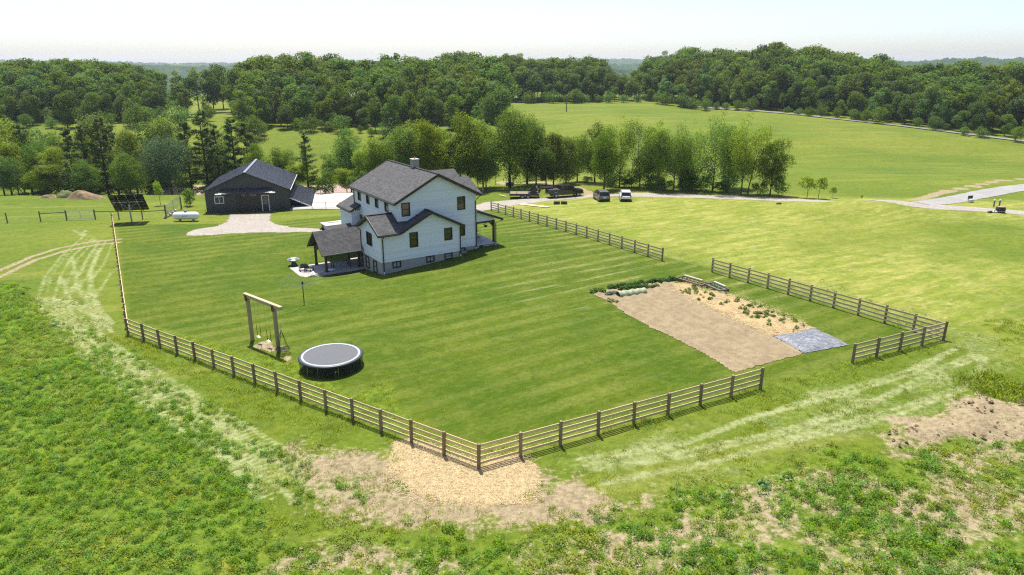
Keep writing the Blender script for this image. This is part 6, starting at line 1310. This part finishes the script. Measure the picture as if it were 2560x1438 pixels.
# ------------------------------------------------------------------ field plants, grass tufts, straw
M['alf'] = leafmat('alfalfa_leaves', (.118, .24, .014), (.17, .31, .02), (.27, .385, .042), .55); M['alf2'] = leafmat('young_weed_leaves', (.17, .24, .018), (.22, .28, .024), (.3, .33, .04), .38); M['grass'] = leafmat('grass_blades', (.2, .28, .022), (.26, .33, .03), (.34, .39, .06), .6); M['grasspale'] = leafmat('cut_grass_blades', (.24, .26, .08), (.33, .33, .12), (.46, .43, .2), .45); M['turf'] = leafmat('turf_blades', (.11, .18, .012), (.15, .21, .018), (.21, .25, .04), .55); M['dock'] = leafmat('dock_leaves', (.08, .16, .03), (.11, .2, .045), (.2, .28, .09), .35)
def clump(r, h, n, size, mat, up=.7, pw_=.5):
    C_ = rng.normal(size=(n, 3)); C_ /= np.linalg.norm(C_, axis=1, keepdims=True); C_[:, 2] = np.abs(C_[:, 2]); k = rng.uniform(.15, 1, (n, 1)) ** pw_
    P_ = C_ * k * (r, r, h) + (0, 0, .03); V, F = leaf_quads(P_, C_ + rng.normal(size=(n, 3)) * .6 + (0, 0, up), rng.uniform(.6, 1.3, n) * size, .6); return np_mesh('clump', V, F, M[mat])
def tuft(n, h, w, mat, spread=.12):
    V = []; F = []
    for i in range(n):
        a = rng.uniform(0, 6.28); b = rng.normal(size=2) * spread; l = rng.normal(size=2) * .45 * h; hh = h * rng.uniform(.6, 1.15); o = len(V); c_, s_ = math.cos(a) * w / 2, math.sin(a) * w / 2
        V += [(b[0] - c_, b[1] - s_, -.02), (b[0] + c_, b[1] + s_, -.02), (b[0] + l[0] * .4 + c_ * .6, b[1] + l[1] * .4 + s_ * .6, hh * .65), (b[0] + l[0], b[1] + l[1], hh)]; F.append((o, o + 1, o + 2, o + 3))
    return np_mesh('tuft', V, F, M[mat])
pc = [proto(f'alfalfa{i}', clump(.27, .36, 60, .085, 'alf')) for i in range(3)]; pw2 = [proto(f'weed{i}', clump(.3, .2, 46, .085, 'alf2')) for i in range(2)]; pg_ = [proto(f'tuft{i}', tuft(30, .15, .02, 'grass', .16)) for i in range(2)]; pp = [proto(f'paletuft{i}', tuft(22, .16, .022, 'grasspale', .17)) for i in range(2)]
pdk = proto('dock', clump(.3, .28, 26, .22, 'dock', .5))
def cand(x0, x1, y0, y1, dens):
    n = int((x1 - x0) * (y1 - y0) * dens); X = rng.uniform(x0, x1, n); Y = rng.uniform(y0, y1, n)
    vis = (np.abs(X) < .80 * Y + 4) & (Y > 21.5); return X[vis], Y[vis]
def put(name, X, Y, protos, s0, s1, label, cat, dz=0., sz=1.0):
    which = rng.integers(len(protos), size=len(X))
    for i, pr in enumerate(protos):
        k = which == i; x, y = X[k], Y[k]
        if not len(x): continue
        s = rng.uniform(s0, s1, len(x)); scatter(name, np.stack([x, y, hz(x, y) + dz], 1), np.stack([rng.normal(size=len(x)) * .1, rng.normal(size=len(x)) * .1, rng.uniform(0, 6.28, len(x))], 1), np.stack([s, s, s * sz * rng.uniform(.8, 1.2, len(x))], 1), pr, label=label, cat=cat)
X, Y = cand(-62, 62, 21, 76, 14.); mk2 = masks(X, Y); u_ = rng.uniform(size=len(X))
pat = wob(X, Y, 1.6, 2) * .5 + wob(X, Y, .7, 6) * .35 + wob(X, Y, 5., 0) * .35
dens_a = mk2['alf'] * np.clip(.7 + .8 * pat, .12, 1) * np.where(Y > 48, .7, 1)
k = u_ < dens_a; put('alfalfa_field', X[k], Y[k], pc, .42, 1.15, 'thick green alfalfa growing in the near left field', 'alfalfa')
k2 = (u_ < mk2['alf'] * .9) & ~k & (pat < .3); put('weed_cover', X[k2], Y[k2], pw2, .6, 1.1, 'bright low weeds between the alfalfa clumps', 'weeds')
rows_ = np.sin((X * .93 - Y * .37) * 2 * np.pi / 1.15)
dens_c = mk2['clump'] * np.clip(.3 + 1.15 * pat + .18 * rows_ + .3 * sm(12, 30, X), 0, .97) * (1 - .9 * sm(.3, -.6, sdf(X, Y, MOUND)))
u2 = rng.uniform(size=len(X)); k3 = (u2 < dens_c) & ~k; put('alfalfa_field', X[k3], Y[k3], pc, .4, 1.35, 'scattered green clumps on the bare near ground', 'alfalfa')
k4 = (u2 < mk2['clump'] * np.clip(.45 + .5 * wob(X, Y, 2.3, 5), 0, .85)) & ~k3 & ~k; put('weed_cover', X[k4], Y[k4], pw2, .5, 1.1, 'bright yellow green weeds between the near clumps', 'weeds')
k5 = (u2 > .985) & ((mk2['clump'] > .6) | (mk2['alf'] > .7)) & (wob(X, Y, 3., 7) > .2); put('dock_plants', X[k5], Y[k5], [pdk], .6, 1.3, 'broad-leaved dock weeds among the near clumps', 'weeds')
# strips of uncut alfalfa left between the wheel tracks
X, Y = cand(-46, 0, 27, 54, 12.); ms = np.zeros(X.shape)
for f_, ph_ in ((.2, 0.), (.42, 2.), (.62, 4.), (.85, 1.)):
    pl_s = _o + (_i - _o) * f_ + np.stack([.25 * np.sin(np.arange(10) * 1.9), .25 * np.cos(np.arange(10) * 2.3)], 1)
    ms = np.maximum(ms, sm(.75, .25, seg_dist(X, Y, pl_s) + .2 * wob(X, Y, .8, 3)) * sm(.05, .35, np.sin((X - Y) * .33 + ph_) + .3 * wob(X, Y, 1.5, 5)))
ks = rng.uniform(size=len(X)) < .8 * ms; put('alfalfa_field', X[ks], Y[ks], pc, .4, 1.0, 'strips of uncut alfalfa between the pale wheel tracks', 'alfalfa')
# rough grass along fences, on the swath and on the right verge
X, Y = cand(-50, 50, 24, 64, 9.); mk3 = masks(X, Y); u_ = rng.uniform(size=len(X)); patg = wob(X, Y, 1.3, 4)
open_ = (1 - mk3['lawn']) * (1 - mk3['alf']) * (1 - mk3['clump']) * (1 - mk3['straw'])
inside_garden = sdf(X, Y, SOIL) < .1
kk = (u_ < open_ * (1 - mk3['dirt']) * np.clip(.55 + .5 * patg - .9 * mk3['pale'] - .5 * mk3['dry'], 0, .9)) & ~inside_garden & (Y < 52); put('rough_grass', X[kk], Y[kk], pg_, .5, 1.25, 'rough uncut grass along the fences', 'grass')
kk2 = (u_ < mk3['pale'] * open_ * .55) & ~kk & ~inside_garden; put('cut_grass', X[kk2], Y[kk2], pp, .6, 1.2, 'pale cut grass lying along the mower tracks', 'grass', sz=.6)
kd = (u_ > .93) & (mk3['dirt'] > .4) & (patg > .0) & (mk3['straw'] < .2) & (mk3['lawn'] < .2); put('weed_cover', X[kd], Y[kd], pw2, .4, .9, 'sparse weeds on the bare tracked soil', 'weeds')
ke = (sdf(X, Y, EDGER) < 0) & (u_ < .9); put('tall_verge', X[ke], Y[ke], pg_, 1.4, 2.4, 'tall rough grass clump at the right edge', 'grass')
ki = (mk3['rough'] > .5) & (u_ < .35) & (sdf(X, Y, EDGER) > .5); put('rough_grass', X[ki], Y[ki], pg_, .35, .7, 'longer unmown grass inside the left fence', 'grass')
# short turf in the yard: individual tufts stand a little proud of the mown sward
pt2 = [proto(f'turf{i}', tuft(16, .055, .02, 'turf', .12)) for i in range(2)]
X, Y = cand(-50, 34, 30, 92, 5.); sy_ = sdf(X, Y, YARD); hb_ = np.array([[*hw(a, b)][:2] for a, b in ((-7.5, 4), (-.5, -.5), (10, -.5), (15.5, .8), (15.5, 14), (1, 14), (-7.5, 10))])
kt = (sy_ < -.1) & (sdf(X, Y, SOIL) > .15) & (sdf(X, Y, MULCH) > .15) & (sdf(X, Y, PLAS) > .1) & (sdf(X, Y, GRAV) > .1) & (sdf(X, Y, hb_) > .1) & (rng.uniform(size=len(X)) < np.clip(.55 + .5 * wob(X, Y, 1.5, 3) + .3 * wob(X, Y, 6., 6), 0, 1)); put('turf_tufts', X[kt], Y[kt], pt2, .6, 1.3, 'short tufts of grass standing in the mown lawn', 'grass')
# loose straw
def straw_mesh(name, poly, n, mat, zl, label):
    x0, y0 = poly.min(0); x1, y1 = poly.max(0); X = rng.uniform(x0, x1, n * 2); Y = rng.uniform(y0, y1, n * 2); d = sdf(X, Y, poly) + .25 * wob(X, Y, .8, 2); k = d < rng.exponential(.3, len(X)) - .15; X, Y = X[k][:n], Y[k][:n]
    a = rng.uniform(0, 6.28, len(X)); L = rng.uniform(.12, .38, len(X)); e = rng.normal(size=len(X)) * .03; w_ = .006
    Z = hz(X, Y) + zl + rng.uniform(0, .012, len(X)); dx, dy = np.cos(a) * L / 2, np.sin(a) * L / 2; nx_, ny_ = -np.sin(a) * w_, np.cos(a) * w_; dz_ = e * L / 2
    V = np.stack([np.stack([X - dx - nx_, Y - dy - ny_, Z - dz_], 1), np.stack([X + dx - nx_, Y + dy - ny_, Z + dz_], 1), np.stack([X + dx + nx_, Y + dy + ny_, Z + dz_ + .006], 1), np.stack([X - dx + nx_, Y - dy + ny_, Z - dz_ + .006], 1)], 1).reshape(-1, 3)
    o = bpy.data.objects.new(name, np_mesh(name, V, np.arange(len(V)).reshape(-1, 4), mat)); COL.objects.link(o); tag(o, label, 'straw', kind='stuff')
t = NT('straw_stalk'); t.set(col=t.mix(t.noise(3, 2, .5), (.4, .3, .145), (.58, .46, .26)), rough=.7, spec=.3); M['stalk'] = t.m
straw_mesh('loose_straw', STRAW, 22000, M['stalk'], .02, 'loose straw spread around the near fence corner'); straw_mesh('garden_straw', MULCH, 9000, M['stalk'], .12, 'loose straw scattered over the garden mulch')
# clods on the bare mound at the right
CL = [proto(f'clod{i}', MB().bbox((0, 0, .03), (.3, .26, .2), .095).mesh('clod', M['spoil'])) for i in range(2)]
X, Y = cand(20, 48, 30, 44, 10.); kc = (sdf(X, Y, MOUND) < -.2) & (rng.uniform(size=len(X)) < np.clip(.3 + .6 * wob(X, Y, 1., 6), 0, 1)); put('soil_clods', X[kc], Y[kc], CL, .15, .8, 'clods of bare soil on the churned ground at right', 'soil', .22)

# ------------------------------------------------------------------ haze
t = NT('haze_air'); v = t.new('ShaderNodeVolumePrincipled'); v.inputs['Density'].default_value = HAZE; v.inputs['Color'].default_value = (.82, .9, 1, 1); v.inputs['Anisotropy'].default_value = .3
for l in list(t.out.inputs['Surface'].links): t.l.remove(l)
t.n.remove(t.b); t.l.new(v.outputs[0], t.out.inputs['Volume'])
hz_o = MB().box(-6400, 6400, -300, 6400, -60, 62).build('haze', t.m); tag(hz_o, 'thin pale summer haze over the whole valley', 'haze', kind='stuff')
